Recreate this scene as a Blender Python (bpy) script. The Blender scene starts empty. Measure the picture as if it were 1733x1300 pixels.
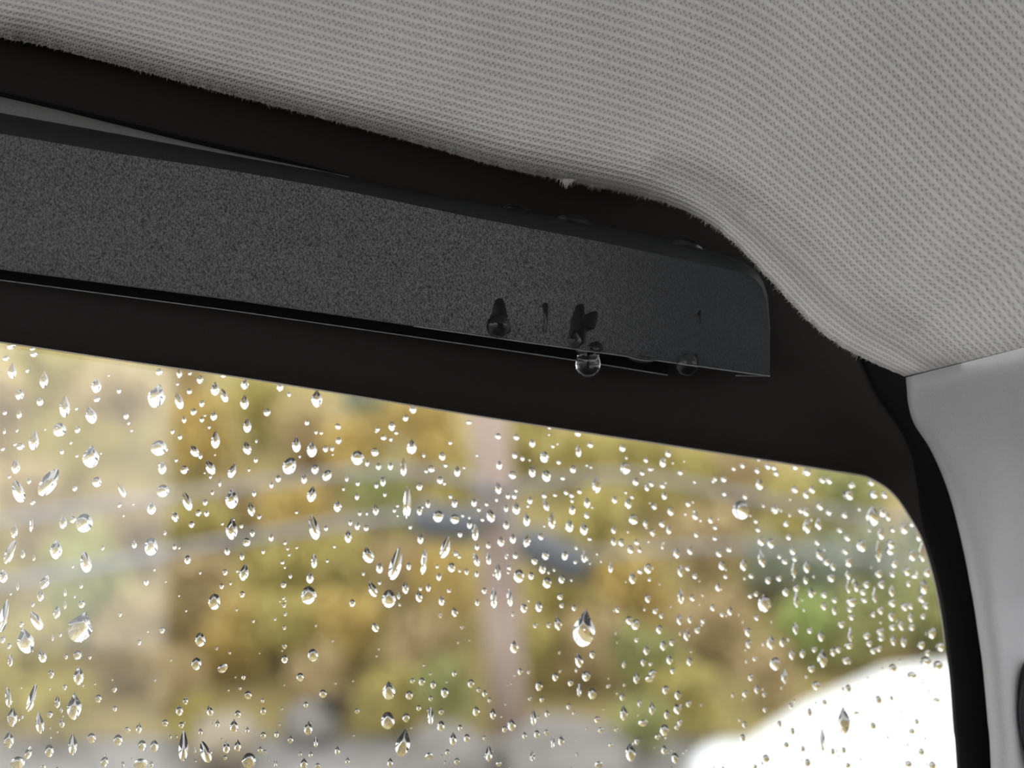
import bpy, bmesh, math, random
from mathutils import Vector, Matrix, noise
random.seed(7)
C = bpy.context.scene.collection
sc = bpy.context.scene

# ---------------------------------------------------------------- camera, sky, exposure
CAMZ = 1.35
F = 1858.0                                    # focal length in pixels of the 1733 x 1300 frame
cd = bpy.data.cameras.new('camera'); cam = bpy.data.objects.new('camera', cd); C.objects.link(cam)
cam.location = (0, 0, CAMZ); cam.rotation_euler = (math.pi / 2, 0, 0)
cd.sensor_fit = 'HORIZONTAL'; cd.sensor_width = 36.0; cd.lens = 36.0 * F / 1733.0
cd.clip_start = 0.005; cd.clip_end = 500
cd.dof.use_dof = True; cd.dof.focus_distance = 0.204; cd.dof.aperture_fstop = cd.lens / 5.0
sc.camera = cam
sc.view_settings.view_transform = 'Standard'; sc.view_settings.look = 'None'
sc.view_settings.gamma = 1.0; sc.view_settings.use_curve_mapping = False
sc.view_settings.exposure = 0.0
sc.cycles.use_denoising = True
sc.cycles.max_bounces = 14; sc.cycles.transmission_bounces = 10; sc.cycles.transparent_max_bounces = 16
W = bpy.data.worlds.new('overcast_sky'); sc.world = W; W.use_nodes = True
nt = W.node_tree; nt.nodes.clear()
wo = nt.nodes.new('ShaderNodeOutputWorld'); wb = nt.nodes.new('ShaderNodeBackground')
tc = nt.nodes.new('ShaderNodeTexCoord'); sx = nt.nodes.new('ShaderNodeSeparateXYZ'); rp = nt.nodes.new('ShaderNodeValToRGB')
rp.color_ramp.elements[0].position = 0.0; rp.color_ramp.elements[0].color = (0.86, 0.88, 0.90, 1)
rp.color_ramp.elements[1].position = 1.0; rp.color_ramp.elements[1].color = (1.0, 1.0, 1.0, 1)
nt.links.new(tc.outputs['Generated'], sx.inputs[0]); nt.links.new(sx.outputs['Z'], rp.inputs[0])
nt.links.new(rp.outputs[0], wb.inputs[0]); wb.inputs[1].default_value = 2.9
nt.links.new(wb.outputs[0], wo.inputs[0])

# ---------------------------------------------------------------- helpers
GA, GB, GY = 0.15, 0.11, 0.22                # glass plane  y = GY + GA x + GB z  (z measured from the lens)
GK = math.sqrt(1 + GA * GA + GB * GB)
GN = Vector((GA, -1, GB)) / GK                # towards the cabin
GU = Vector((1, GA, 0)).normalized(); GV = (-GN).cross(GU); GV = GV if GV.z > 0 else -GV
CAMP = Vector((0, 0, CAMZ))

def ray(px, py): return Vector(((px - 866.5) / F, 1.0, (650.0 - py) / F))
def on(px, py, d=0.0):                         # point of the plane that lies d metres inside the glass
    r = ray(px, py)
    y = (GY - d * GK) / (1 - GA * r.x - GB * r.z)
    return CAMP + r * y
def at(px, py, y): return CAMP + ray(px, py) * y

def interp(pts, x):
    if x <= pts[0][0]:
        a, b = pts[0], pts[1]
    elif x >= pts[-1][0]:
        a, b = pts[-2], pts[-1]
    else:
        for a, b in zip(pts, pts[1:]):
            if a[0] <= x <= b[0]: break
    t = (x - a[0]) / (b[0] - a[0])
    return [a[k] + (b[k] - a[k]) * t for k in range(1, len(a))]

def catmull(pts, step):
    out = []
    P = [Vector(p) for p in pts]
    n = len(P)
    for i in range(n - 1):
        p0 = P[i - 1] if i else P[0] * 2 - P[1]
        p1, p2 = P[i], P[i + 1]
        p3 = P[i + 2] if i + 2 < n else P[-1] * 2 - P[-2]
        k = max(1, int((p2 - p1).length / step))
        for j in range(k):
            t = j / k
            out.append(0.5 * ((2 * p1) + (p2 - p0) * t + (2 * p0 - 5 * p1 + 4 * p2 - p3) * t * t + (3 * p1 - p0 - 3 * p2 + p3) * t ** 3))
    out.append(P[-1].copy())
    return out

def link(name, me, mat=None, parent=None, smooth=True):
    o = bpy.data.objects.new(name, me); C.objects.link(o)
    if mat: me.materials.append(mat)
    if smooth:
        for p in me.polygons: p.use_smooth = True
    if parent: o.parent = parent
    return o
def pydata(name, v, f, mat=None, parent=None, smooth=True):
    me = bpy.data.meshes.new(name); me.from_pydata([tuple(p) for p in v], [], f); me.update()
    return link(name, me, mat, parent, smooth)
def bmobj(name, bm, mat=None, parent=None, smooth=True):
    me = bpy.data.meshes.new(name); bm.normal_update(); bm.to_mesh(me); bm.free()
    return link(name, me, mat, parent, smooth)
def empty(name, loc):
    o = bpy.data.objects.new(name, None); C.objects.link(o); o.location = loc; o.empty_display_size = 0.01
    return o
def tag(o, label=None, cat=None, group=None, kind=None):
    if label: o['label'] = label
    if cat: o['category'] = cat
    if group: o['group'] = group
    if kind: o['kind'] = kind
    return o
def keep(o, parent):                           # parent without moving the child
    bpy.context.view_layer.update()
    o.parent = parent; o.matrix_parent_inverse = Matrix.Translation(parent.location).inverted()
    return o

def grid(rows, close=False):
    """rows: list of equally long lists of points -> verts, quads"""
    n = len(rows[0]); v = [p for r in rows for p in r]; f = []
    for i in range(len(rows) - 1):
        for j in range(n - 1):
            f.append((i * n + j, i * n + j + 1, (i + 1) * n + j + 1, (i + 1) * n + j))
        if close: f.append((i * n + n - 1, i * n, (i + 1) * n, (i + 1) * n + n - 1))
    return v, f
def tube(path, r, seg=6, r2=None):
    """closed tube along a list of points"""
    v, f = [], []
    n = len(path)
    for i, p in enumerate(path):
        t = (path[min(i + 1, n - 1)] - path[max(i - 1, 0)]).normalized()
        a = t.cross(Vector((0.13, 0.31, 0.94))).normalized(); b = t.cross(a)
        rr = r if r2 is None else r + (r2 - r) * i / max(1, n - 1)
        for k in range(seg):
            w = 2 * math.pi * k / seg
            v.append(p + (a * math.cos(w) + b * math.sin(w)) * rr)
    for i in range(n - 1):
        for k in range(seg):
            f.append((i * seg + k, i * seg + (k + 1) % seg, (i + 1) * seg + (k + 1) % seg, (i + 1) * seg + k))
    f.append(tuple(range(seg))[::-1]); f.append(tuple((n - 1) * seg + k for k in range(seg)))
    return v, f

# ---------------------------------------------------------------- materials
class NB:
    def __init__(s, name):
        s.m = bpy.data.materials.new(name); s.m.use_nodes = True; s.t = s.m.node_tree; s.t.nodes.clear()
        s.out = s.t.nodes.new('ShaderNodeOutputMaterial')
    def n(s, typ, **kw):
        nd = s.t.nodes.new(typ)
        for k, v in kw.items(): setattr(nd, k, v)
        return nd
    def l(s, a, b): s.t.links.new(a, b)
    def set(s, nd, i, v):
        if hasattr(v, 'node'): s.l(v, nd.inputs[i])
        else: nd.inputs[i].default_value = v
    def math(s, op, a, b=None, clamp=False):
        nd = s.n('ShaderNodeMath', operation=op, use_clamp=clamp); s.set(nd, 0, a)
        if b is not None: s.set(nd, 1, b)
        return nd.outputs[0]
    def noise(s, scale, detail=2, vec=None, rough=0.5):
        nd = s.n('ShaderNodeTexNoise'); nd.inputs['Scale'].default_value = scale; nd.inputs['Detail'].default_value = detail
        nd.inputs['Roughness'].default_value = rough
        if vec: s.l(vec, nd.inputs['Vector'])
        return nd.outputs['Fac']
    def ramp(s, fac, stops):
        nd = s.n('ShaderNodeValToRGB'); e = nd.color_ramp.elements
        while len(e) < len(stops): e.new(0.5)
        for el, (p, c) in zip(e, stops): el.position = p; el.color = (*c, 1)
        s.l(fac, nd.inputs[0]); return nd.outputs[0]
    def bsdf(s, color, rough=0.6, spec=0.5, normal=None):
        b = s.n('ShaderNodeBsdfPrincipled')
        if hasattr(color, 'node'): s.l(color, b.inputs['Base Color'])
        else: b.inputs['Base Color'].default_value = (*color, 1)
        s.set(b, 'Roughness', rough); b.inputs['Specular IOR Level'].default_value = spec
        if normal: s.l(normal, b.inputs['Normal'])
        s.l(b.outputs[0], s.out.inputs[0]); return b
    def bump(s, h, dist, strength=1.0):
        nd = s.n('ShaderNodeBump'); nd.inputs['Distance'].default_value = dist; nd.inputs['Strength'].default_value = strength
        s.l(h, nd.inputs['Height']); return nd.outputs[0]
    def obj(s): return s.n('ShaderNodeTexCoord').outputs['Object']

def plain(name, col, rough=0.6, spec=0.5, nscale=None, amt=0.15, bump=0.0):
    b = NB(name)
    if nscale:
        f = b.noise(nscale, 4, b.obj())
        c = b.ramp(f, [(0.3, tuple(x * (1 - amt) for x in col)), (0.7, tuple(min(1, x * (1 + amt)) for x in col))])
        b.bsdf(c, rough, spec, b.bump(f, bump) if bump else None)
    else: b.bsdf(col, rough, spec)
    return b.m

def mat_knit():
    b = NB('grey_knit_fabric')
    uv = b.n('ShaderNodeUVMap', uv_map='knit'); sp = b.n('ShaderNodeSeparateXYZ'); b.l(uv.outputs[0], sp.inputs[0])
    wob = b.math('MULTIPLY', b.math('SUBTRACT', b.noise(900, 1, b.obj()), 0.5), 0.30)
    u = b.math('ADD', sp.outputs[0], wob); v = b.math('ADD', sp.outputs[1], b.math('MULTIPLY', wob, 0.5))
    tau = 2 * math.pi
    ridge = b.math('MULTIPLY_ADD', b.math('COSINE', b.math('MULTIPLY', v, tau)), 0.5); ridge.node.inputs[2].default_value = 0.5
    hole = b.math('MULTIPLY', b.math('COSINE', b.math('MULTIPLY', u, tau)),
                  b.math('COSINE', b.math('MULTIPLY', b.math('SUBTRACT', v, 1 / 3), 1.5 * tau)))
    hole = b.math('MAXIMUM', hole, 0.0)
    low = b.math('MULTIPLY', b.math('SUBTRACT', 1.0, ridge), hole)
    fuzz = b.noise(6000, 2, b.obj())
    h = b.math('SUBTRACT', b.math('MULTIPLY', ridge, 0.55), b.math('MULTIPLY', low, 0.65))
    h = b.math('ADD', h, b.math('MULTIPLY', fuzz, 0.35))
    tone = b.math('SUBTRACT', b.math('MULTIPLY_ADD', ridge, 0.22), b.math('MULTIPLY', low, 0.30));  # holes darker: backing between yarns plus painted-in shade
    tone.node.inputs[0].links[0].from_node.inputs[2].default_value = 0.62
    tone = b.math('ADD', tone, b.math('MULTIPLY', b.math('SUBTRACT', b.noise(35, 3, b.obj()), 0.5), 0.25), True)
    c = b.ramp(tone, [(0.0, (0.25, 0.246, 0.236)), (0.5, (0.62, 0.612, 0.592)), (0.9, (0.86, 0.85, 0.825))])
    b.bsdf(c, 0.95, 0.1, b.bump(h, 0.0004, 0.8))
    return b.m
def mat_strip(x0, x1):
    """vertical brushed grain that fades to a smoother skin, darkened to paint in falling light, towards the rounded end (between x0 and x1)"""
    b = NB('charcoal_grained_plastic')
    mp = b.n('ShaderNodeMapping'); mp.inputs['Scale'].default_value = (1, 1, 0.62); b.l(b.obj(), mp.inputs[0])
    f = b.noise(3700, 2, mp.outputs[0], 0.6)
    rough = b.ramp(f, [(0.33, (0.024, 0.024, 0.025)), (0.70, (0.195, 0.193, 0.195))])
    fine = b.ramp(f, [(0.30, (0.024, 0.026, 0.028)), (0.72, (0.048, 0.051, 0.054))])  # smoother end, also darker to paint in light falling off rightwards
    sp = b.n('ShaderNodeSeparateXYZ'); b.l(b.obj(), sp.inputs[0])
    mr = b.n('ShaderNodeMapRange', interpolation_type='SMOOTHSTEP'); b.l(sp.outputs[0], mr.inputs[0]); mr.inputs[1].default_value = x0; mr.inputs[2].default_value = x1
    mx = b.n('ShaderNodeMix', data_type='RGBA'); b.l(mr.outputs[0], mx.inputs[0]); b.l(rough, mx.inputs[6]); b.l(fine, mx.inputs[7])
    b.bsdf(mx.outputs[2], 0.65, 0.35, b.bump(f, 0.00014, 0.7))
    return b.m
def mat_grain(name, dark, light, scale=3600, rough=0.55, bump=0.00012):
    b = NB(name)
    f = b.noise(scale, 2, b.obj(), 0.6)
    c = b.ramp(f, [(0.35, dark), (0.68, light)])
    b.bsdf(c, rough, 0.28, b.bump(f, bump, 0.8))
    return b.m
def mat_pane():
    b = NB('window_glass')
    g = b.n('ShaderNodeNewGeometry'); dt = b.n('ShaderNodeVectorMath', operation='DOT_PRODUCT')
    b.l(g.outputs['Incoming'], dt.inputs[0]); b.l(g.outputs['Normal'], dt.inputs[1])
    c = b.math('SUBTRACT', 1.0, b.math('ABSOLUTE', dt.outputs['Value']))
    fr = b.math('MULTIPLY_ADD', b.math('POWER', c, 5.0), 0.93); fr.node.inputs[2].default_value = 0.047
    tr = b.n('ShaderNodeBsdfTransparent'); tr.inputs[0].default_value = (0.965, 0.975, 0.965, 1)
    gl = b.n('ShaderNodeBsdfGlossy'); gl.inputs['Roughness'].default_value = 0.0
    mx = b.n('ShaderNodeMixShader'); b.l(fr, mx.inputs[0]); b.l(tr.outputs[0], mx.inputs[1]); b.l(gl.outputs[0], mx.inputs[2])
    b.l(mx.outputs[0], b.out.inputs[0])
    return b.m
def mat_water():
    b = NB('rain_water')
    g = b.n('ShaderNodeBsdfGlass'); g.inputs['IOR'].default_value = 1.333; g.inputs['Roughness'].default_value = 0.0
    b.l(g.outputs[0], b.out.inputs[0]); return b.m
def mat_foliage(name, c1, c2):
    b = NB(name)
    f = b.noise(2.2, 3, b.obj(), 0.6)
    c = b.ramp(f, [(0.3, c1), (0.7, c2)])
    b.bsdf(c, 0.8, 0.1); return b.m

M_KNIT = mat_knit()
M_FIBRE = plain('frayed_grey_fibre', (0.50, 0.49, 0.47), 0.95, 0.1)
M_FRAME = mat_grain('dark_frame_plastic', (0.0075, 0.0058, 0.0050), (0.0130, 0.0102, 0.0088), 4200, 0.7, 0.00004)
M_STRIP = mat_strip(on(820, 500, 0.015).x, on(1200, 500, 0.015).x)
M_ROUND = plain('dark_charcoal_edge', (0.022, 0.023, 0.025), 0.5, 0.3, 3000, 0.3)
M_LIP = plain('mid_grey_plastic', (0.155, 0.153, 0.152), 0.55, 0.4, 2500, 0.12)
M_BLACK = plain('black_trim_gap_shade', (0.0045, 0.0045, 0.0045), 0.9, 0.1)  # also paints the gap shadows around the strip
M_HIGHLIGHT = plain('painted_edge_highlight', (0.26, 0.26, 0.265), 0.4, 0.6, 500, 0.3)  # pale colour paints highlights along the strip edges
M_LIT_LIP = plain('painted_lit_lip', (0.62, 0.55, 0.46), 0.5, 0.5, 60, 0.1)  # pale colour paints light on the frame's inner lip
M_PILLAR = plain('pale_grey_trim_plastic', (0.40, 0.395, 0.402), 0.7, 0.3, 5000, 0.08, 0.00003)
M_PANE = mat_pane(); M_WATER = mat_water()
M_WET = plain('wet_charcoal_film', (0.006, 0.006, 0.0065), 0.35, 0.25)
M_DARKBELT = plain('dark_belt_plastic', (0.03, 0.03, 0.033), 0.5, 0.4)

# ---------------------------------------------------------------- ceiling (headliner)
EDGE = [(-760, -118), (-400, -34), (-150, 28), (0, 63), (60, 74), (150, 97), (250, 123), (350, 150), (450, 175), (550, 201), (650, 227), (750, 255),
        (850, 283), (940, 302), (1000, 314), (1080, 330), (1150, 352), (1200, 378), (1230, 401), (1260, 428), (1290, 461),
        (1320, 492), (1350, 525), (1380, 554), (1420, 584), (1470, 610), (1531, 637)]
EDGE_S = catmull([(x, y, 0) for x, y in EDGE], 5.0)
NE_S = len(EDGE_S)
SM = []
for i in range(NE_S):
    k = min(i, NE_S - 1 - i, 56); SM.append(sum((EDGE_S[j] for j in range(i - k, i + k + 1)), Vector((0, 0, 0))) / (2 * k + 1))
DIRS = [(-800, .15, -1), (0, .2, -.98), (600, .25, -.97), (1000, .29, -.95), (1200, .40, -.92), (1300, .48, -.88), (1400, .60, -.80), (1480, .80, -.6), (1530, .965, -.245)]
T_ROWS = [0, 3, 7, 12, 18, 25, 32, 40, 48, 56, 65, 75, 85, 96, 108, 120] + list(range(134, 460, 14)) + list(range(470, 960, 35))
def row_v(t, x=0.0):                                   # knit rows: tighter where the cloth rolls over its edge
    k = max(0.0, min(1.0, (x - 1120) / 300.0)); k = k * k * (3 - 2 * k)
    return t / 16.5 + (4.2 * (1 - k) * (1 - math.exp(-t / 75.0)) + 8.0 * k * (1 - math.exp(-t / 130.0)))
def ceil_d(px, t, s_wobble):
    w = max(0.0, min(1.0, (px - 1080) / 160.0))
    d = 0.0170 + 0.0050 * (1 - math.exp(-t / 30.0)) + 0.000032 * t
    d -= 0.0064 * math.exp(-((t - 64) / 33.0) ** 2) * w
    d -= (1 - w) * 0.0120 * math.exp(-(t / 15.0))
    return d + s_wobble
rows, uvs = [], []
for t in T_ROWS:
    r, uvr = [], []; u = 0.0; last = None
    for i, e in enumerate(EDGE_S):
        dx, dy = interp(DIRS, e.x)
        bl = 1 - math.exp(-t / 110.0)
        q = Vector((e.x + (SM[i].x - e.x) * bl + dx * t, e.y + (SM[i].y - e.y) * bl + dy * t))
        wob = 0.0007 * noise.noise(Vector((e.x * 0.006, t * 0.006, 3.1)))
        jag = (2.2 * noise.noise(Vector((e.x * 0.11, 0, 1.7))) + 1.5 * noise.noise(Vector((e.x * 0.35, 0, 5.7)))) * math.exp(-t / 7.0)
        endroll = 0.002 * math.exp(-(len(EDGE_S) - 1 - i) / 2.0)
        r.append(on(q.x + jag * dx, q.y + jag * dy, ceil_d(e.x, t, wob) - endroll))
        uvr.append((0.0, row_v(t, e.x)))
    rows.append(r); uvs.append(uvr)
for k, t in enumerate(T_ROWS):                  # columns of stitches follow the true length of each row
    ref = rows[min(k, len(rows) - 1)]
    acc = 0.0
    base = rows[10]
    accb = 0.0
    for i in range(len(base)):
        if i: accb += (base[i] - base[i - 1]).length
        uvs[k][i] = (accb / 0.00098, uvs[k][i][1])
# carry the cloth on to the left and back over the cabin, beyond the frame
for k, r in enumerate(rows):
    tdir = (r[0] - r[6]).normalized()
    r.insert(0, r[0] + tdir * 0.7); uvs[k].insert(0, (uvs[k][0][0] - 0.7 / 0.00098, uvs[k][0][1]))
for j in range(1, 5):
    lastr = rows[len(T_ROWS) - 1]
    rows.append([p + Vector((0, -0.35 * j, 0.075 * j)) for p in lastr]); uvs.append([(a, b + 0.35 * j / 0.0016) for a, b in uvs[len(T_ROWS) - 1]])
v, f = grid(rows)
ceiling = pydata('ceiling', v, f, M_KNIT)
lay = ceiling.data.uv_layers.new(name='knit')
flat = [q for r in uvs for q in r]
for lp in ceiling.data.loops: lay.data[lp.index].uv = flat[lp.vertex_index]
tag(ceiling, 'grey knitted fabric headliner above the dark window frame', kind='structure')

# frayed fibres along the cut edge
v, f = [], []
n_e = len(EDGE_S)
def fibre(p0, p1, r):
    b = len(v); ax = (p1 - p0).normalized(); a = ax.cross(Vector((0.3, 0.9, 0.1))).normalized(); c = ax.cross(a)
    for k in range(3): v.append(p0 + (a * math.cos(k * 2.094) + c * math.sin(k * 2.094)) * r)
    v.append(p1)
    for k in range(3): f.append((b + k, b + (k + 1) % 3, b + 3))
for i in range(60, n_e - 8):
    e = EDGE_S[i]; dx, dy = interp(DIRS, e.x)
    clump = noise.noise(Vector((e.x * 0.09, 4.2, 0)))
    for _ in range(5):
        jx = e.x + random.uniform(-4, 4)
        L = max(1.5, random.gauss(4.2, 1.8) * (1.0 + 1.1 * clump) * (0.7 if e.x < 900 else 1.0)); ang = random.gauss(0.25, 0.75)
        ddx, ddy = -dx * math.cos(ang) + dy * math.sin(ang), -dy * math.cos(ang) - dx * math.sin(ang)
        ey = e.y + (jx - e.x) * 0.3
        w_ = max(0.0, min(1.0, (e.x - 1080) / 160.0)); d0 = ceil_d(e.x, 2, 0)
        p0 = on(jx + dx * 4, ey + dy * 4, d0 + 0.0002); p1 = on(jx + ddx * L, ey + ddy * L, d0 + random.uniform(-0.0010, 0.0006))
        fibre(p0, p1, random.uniform(0.00005, 0.00013))
v_, f_ = v, f
fr = pydata('frayed_edge', v, f, M_FIBRE, None, False); keep(fr, ceiling); tag(fr, 'fuzzy frayed cut edge of the fabric', kind='stuff')
v, f = [], []
for _ in range(26):                             # the loose tuft
    x = 955 + random.gauss(0, 7); L = random.uniform(7, 17) - abs(x - 957) * 0.5
    fibre(on(x + 3, 303, 0.0145), on(957 + (x - 957) * 0.8 + random.gauss(0, 3.5), 306 + max(3, L), 0.0142), 0.00012)
tf = pydata('loose_tuft', v, f, M_FIBRE, None, False); keep(tf, ceiling); tag(tf, 'pale tuft of loose thread hanging from the fabric edge', kind='stuff')

# ---------------------------------------------------------------- dark window frame
IN = [(-760, 468), (-300, 534), (0, 578), (200, 608), (400, 637), (600, 669), (800, 702), (1000, 733), (1100, 748), (1300, 779), (1400, 795), (1445, 802), (1470, 808),
      (1500, 825), (1520, 845), (1537, 870), (1552, 895), (1562, 917), (1578, 969), (1592, 1034), (1601, 1101), (1607, 1150), (1613, 1231), (1619, 1300), (1640, 1700)]
OUT = [(-760, -230), (-300, -90), (0, -40), (200, 10), (400, 60), (600, 110), (800, 165), (1000, 215), (1100, 225), (1250, 280), (1370, 390), (1450, 480), (1500, 540),
       (1590, 610), (1640, 670), (1670, 720), (1690, 770), (1700, 810), (1720, 870), (1740, 940), (1750, 1060), (1755, 1140), (1760, 1200), (1765, 1300), (1790, 1700)]
NI = 6
pairs = catmull([(a[0], a[1], 0) for a in IN], 14.0)
# resample OUT with the same parameter
def catmull_at(pts, ks):
    P = [Vector((x, y, 0)) for x, y in pts]; out = []
    for i in range(len(P) - 1):
        p0 = P[i - 1] if i else P[0] * 2 - P[1]; p1, p2 = P[i], P[i + 1]; p3 = P[i + 2] if i + 2 < len(P) else P[-1] * 2 - P[-2]
        for j in range(ks):
            t = j / ks
            out.append(0.5 * ((2 * p1) + (p2 - p0) * t + (2 * p0 - 5 * p1 + 4 * p2 - p3) * t * t + (3 * p1 - p0 - 3 * p2 + p3) * t ** 3))
    out.append(P[-1].copy()); return out
ins, outs = catmull_at(IN, NI), catmull_at(OUT, NI)
PROF = [(0.0, -0.0006), (0.0, 0.0008), (0.012, 0.0016), (0.08, 0.0028), (0.18, 0.0042), (0.30, 0.0050), (0.42, 0.0052), (0.55, 0.0052), (0.68, 0.0050), (0.79, 0.0043), (0.86, 0.0020), (1.0, -0.0070)]
rows = []
for w, d in PROF:
    rows.append([on(a.x + (b.x - a.x) * w, a.y + (b.y - a.y) * w, d) for a, b in zip(ins, outs)])
for r in rows: r.insert(0, r[0] + (r[0] - r[3]).normalized() * 0.7)
v, f = grid(rows)
door = pydata('door_1', v, f, M_FRAME)
tag(door, 'dark brown-black plastic window frame around the wet glass', kind='structure')
O_row = rows[-1]
# black overlay: covers the plastic beyond the window corner and runs down beside the pillar
j0 = NI * 7; rows = []
for w_ in (0.0, 0.06, 0.15, 0.3, 0.45, 0.6, 0.8, 1.0):
    r = []
    for j in range(j0, len(ins)):
        a, b_ = ins[j], outs[j]
        q_ = min(1.0, (j - j0) / (NI * 10.0)); ws = 0.97 - 0.93 * q_ * q_ * (3 - 2 * q_); w = ws + (1 - ws) * w_
        dd = interp(PROF, w)[0] + (0.0 if w_ == 0.0 else 0.0004)
        r.append(on(a.x + (b_.x - a.x) * w, a.y + (b_.y - a.y) * w, dd))
    rows.append(r)
v, f = grid(rows); o = pydata('black_overlay', v, f, M_BLACK); keep(o, door); tag(o, 'black overlay beside the pillar')
# roof and body skin behind the lining, closing the cabin to the sky above
sk = [O_row, [p + Vector((0, -0.005, 0.05)) for p in O_row], [p + Vector((0, -0.15, 0.16)) for p in O_row], [p + Vector((0, -1.5, 0.42)) for p in O_row], [p + Vector((0, -1.5, 0.30)) for p in O_row]]
v, f = grid([r[:1 + NI * 13] for r in sk]); rs = pydata('roof_skin', v, f, M_FRAME); keep(rs, ceiling)
# pale tube painting the lit inner lip of the frame at the glass
path = [on(a.x, a.y + 0.8, 0.0006) for a in ins[:NI * 20]]
v, f = tube(path, 0.00020, 5); sl = pydata('lit_frame_lip', v, f, M_LIT_LIP); keep(sl, door); tag(sl, 'thin pale line painting the lit frame lip at the glass')

# ---------------------------------------------------------------- window pane
def slab(px_poly, d0, d1, name, mat):
    n = len(px_poly); v = [on(x, y, d0) for x, y in px_poly] + [on(x, y, d1) for x, y in px_poly]
    f = [tuple(range(n))[::-1], tuple(range(n, 2 * n))] + [(k, (k + 1) % n, n + (k + 1) % n, n + k) for k in range(n)]
    return pydata(name, v, f, mat, None, False)
GT = 0.0040
window = slab([(-900, 430), (1000, 700), (1440, 770), (1540, 830), (1600, 930), (1640, 1100), (1670, 1800), (-900, 1800)], -0.0003, -GT, 'window_1', M_PANE)
tag(window, 'car side window glass wet with rain on its outside', kind='structure')

# ---------------------------------------------------------------- pale pillar trim at the right
PE = [(1533, 639), (1535, 662), (1537, 683), (1547, 717), (1576, 763), (1605, 832), (1628, 919), (1646, 1011), (1655, 1070), (1663, 1127), (1671, 1215), (1677, 1300), (1692, 1700)]
pe = catmull([(x, y, 0) for x, y in PE], 8.0)
TT = [0, 1.5, 4, 8, 14, 22, 32, 44, 56, 70, 85, 100, 120, 145, 175, 210, 260, 330, 430, 560, 720, 900]
cols = []
for i, e in enumerate(pe):
    k = max(0.0, 1 - (e.y - 645) / 260.0); dx, dy = 1.0, -0.25 * k
    c = []
    for t in TT:
        q = (e.x + dx * t, e.y + dy * t)
        ridge = max(0.0, min(1.0, (e.y - 740) / 280.0))
        d = 0.0085 + 0.004 * (1 - math.exp(-t / 6.0)) + 0.000012 * t + 0.8e-7 * max(0.0, 1000 - e.y) ** 2
        tt = min(90.0, max(0.0, t - 26 - 70 * (1 - ridge)))
        d += ridge * (0.00006 * min(t, 30) - 0.00019 * tt * tt / (tt + 14.0))
        d -= 0.003 * math.exp(-i / 0.9)          # rolls in under the headliner seam
        c.append(on(q[0], q[1], d))
    cols.append(c)
v, f = grid(cols)
pillar = pydata('trim_1', v, f, M_PILLAR); tag(pillar, 'pale grey pillar trim at the right of the window', kind='structure')
# dark backing inside the seam
bk = [[on(1548, 652, 0.006), on(1760, 600, 0.008), on(2500, 420, 0.012)], [on(1548, 600, 0.006), on(1760, 500, 0.008), on(2500, 330, 0.012)]]
v, f = grid(bk); sm = pydata('seam_backing', v, f, M_DARKBELT); keep(sm, pillar)
# round dark fitting that just shows at the right border
bg = empty('belt_guide', on(1780, 1215, 0.004))
ctr = on(1777, 1215, 0.0130)
v, f = [], []
prof = [(0.0, 0.0020), (0.0045, 0.0019), (0.0062, 0.0012), (0.0068, 0.0), (0.0064, -0.004), (0.0056, -0.0105)]
ringn = 28; rows = []
for r_, h_ in prof:
    rows.append([ctr + GU * (r_ * 0.9 * math.cos(2 * math.pi * k / ringn)) + GV * (r_ * 1.7 * math.sin(2 * math.pi * k / ringn)) + GN * h_ for k in range(ringn)])
v, f = grid(rows, True)
o = pydata('cover', v, f, M_DARKBELT); keep(o, bg)
v, f = tube([ctr + GU * (0.0066 * 0.9 * math.cos(w)) + GV * (0.0066 * 1.7 * math.sin(w)) - GN * 0.0005 for w in [2 * math.pi * k / 30 for k in range(31)]], 0.0006, 6)
o = pydata('rim', v, f, M_ROUND); keep(o, bg)
tag(bg, 'dark rounded belt fitting on the pale pillar at the right picture border', 'belt fitting')

# ---------------------------------------------------------------- the charcoal strip above the window
TOPF = [(-760, 98), (0, 224), (200, 258), (400, 288), (600, 324), (800, 366), (1000, 404), (1150, 436), (1240, 456), (1262, 461), (1280, 471), (1291, 487), (1297, 507), (1301, 540), (1303, 575)]
TOPE = [(-760, 40), (0, 190), (200, 226), (400, 264), (560, 293), (700, 326), (830, 346), (900, 360), (1000, 377), (1160, 411), (1240, 436), (1262, 446), (1280, 459), (1292, 477), (1299, 500), (1302, 535), (1304, 575)]
BOT = [(-760, 366), (0, 456), (400, 509), (900, 581), (1303, 637)]
SD = 0.015
xs_all = list(range(-760, 1240, 20)) + [1245, 1252, 1258, 1264, 1270, 1276, 1282, 1287, 1291, 1294, 1297, 1299, 1301, 1303]
def panel_rows(xs):
    R = [[] for _ in range(9)]
    for x in xs:
        tf_, te, bo = interp(TOPF, x)[0], interp(TOPE, x)[0], interp(BOT, x)[0]
        R[0].append(on(x, bo - 4, SD - 0.0028)); R[1].append(on(x, bo, SD - 0.0024)); R[2].append(on(x, bo, SD - 0.0003)); R[3].append(on(x, bo - 3, SD))
        R[4].append(on(x, bo + (tf_ - bo) * 0.5, SD)); R[5].append(on(x, tf_ + 2, SD))
        R[6].append(on(x, tf_ + (te - tf_) * 0.35, SD - 0.0007)); R[7].append(on(x, tf_ + (te - tf_) * 0.75, SD - 0.0024)); R[8].append(on(x, te, SD - 0.0045))
    return R
strip = empty('trim_strip', on(600, 440, SD))
def split(rows, a, b): return [r[a:b] for r in rows]
R = panel_rows(xs_all)
for r in R: r.insert(0, r[0] + (r[0] - r[3]).normalized() * 0.5)
ic = 1 + next(i for i, x in enumerate(xs_all) if x >= 1180)
v, f = grid(split(R[:6], 0, ic + 1)); o = pydata('face_panel', v, f, M_STRIP); keep(o, strip)
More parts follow.
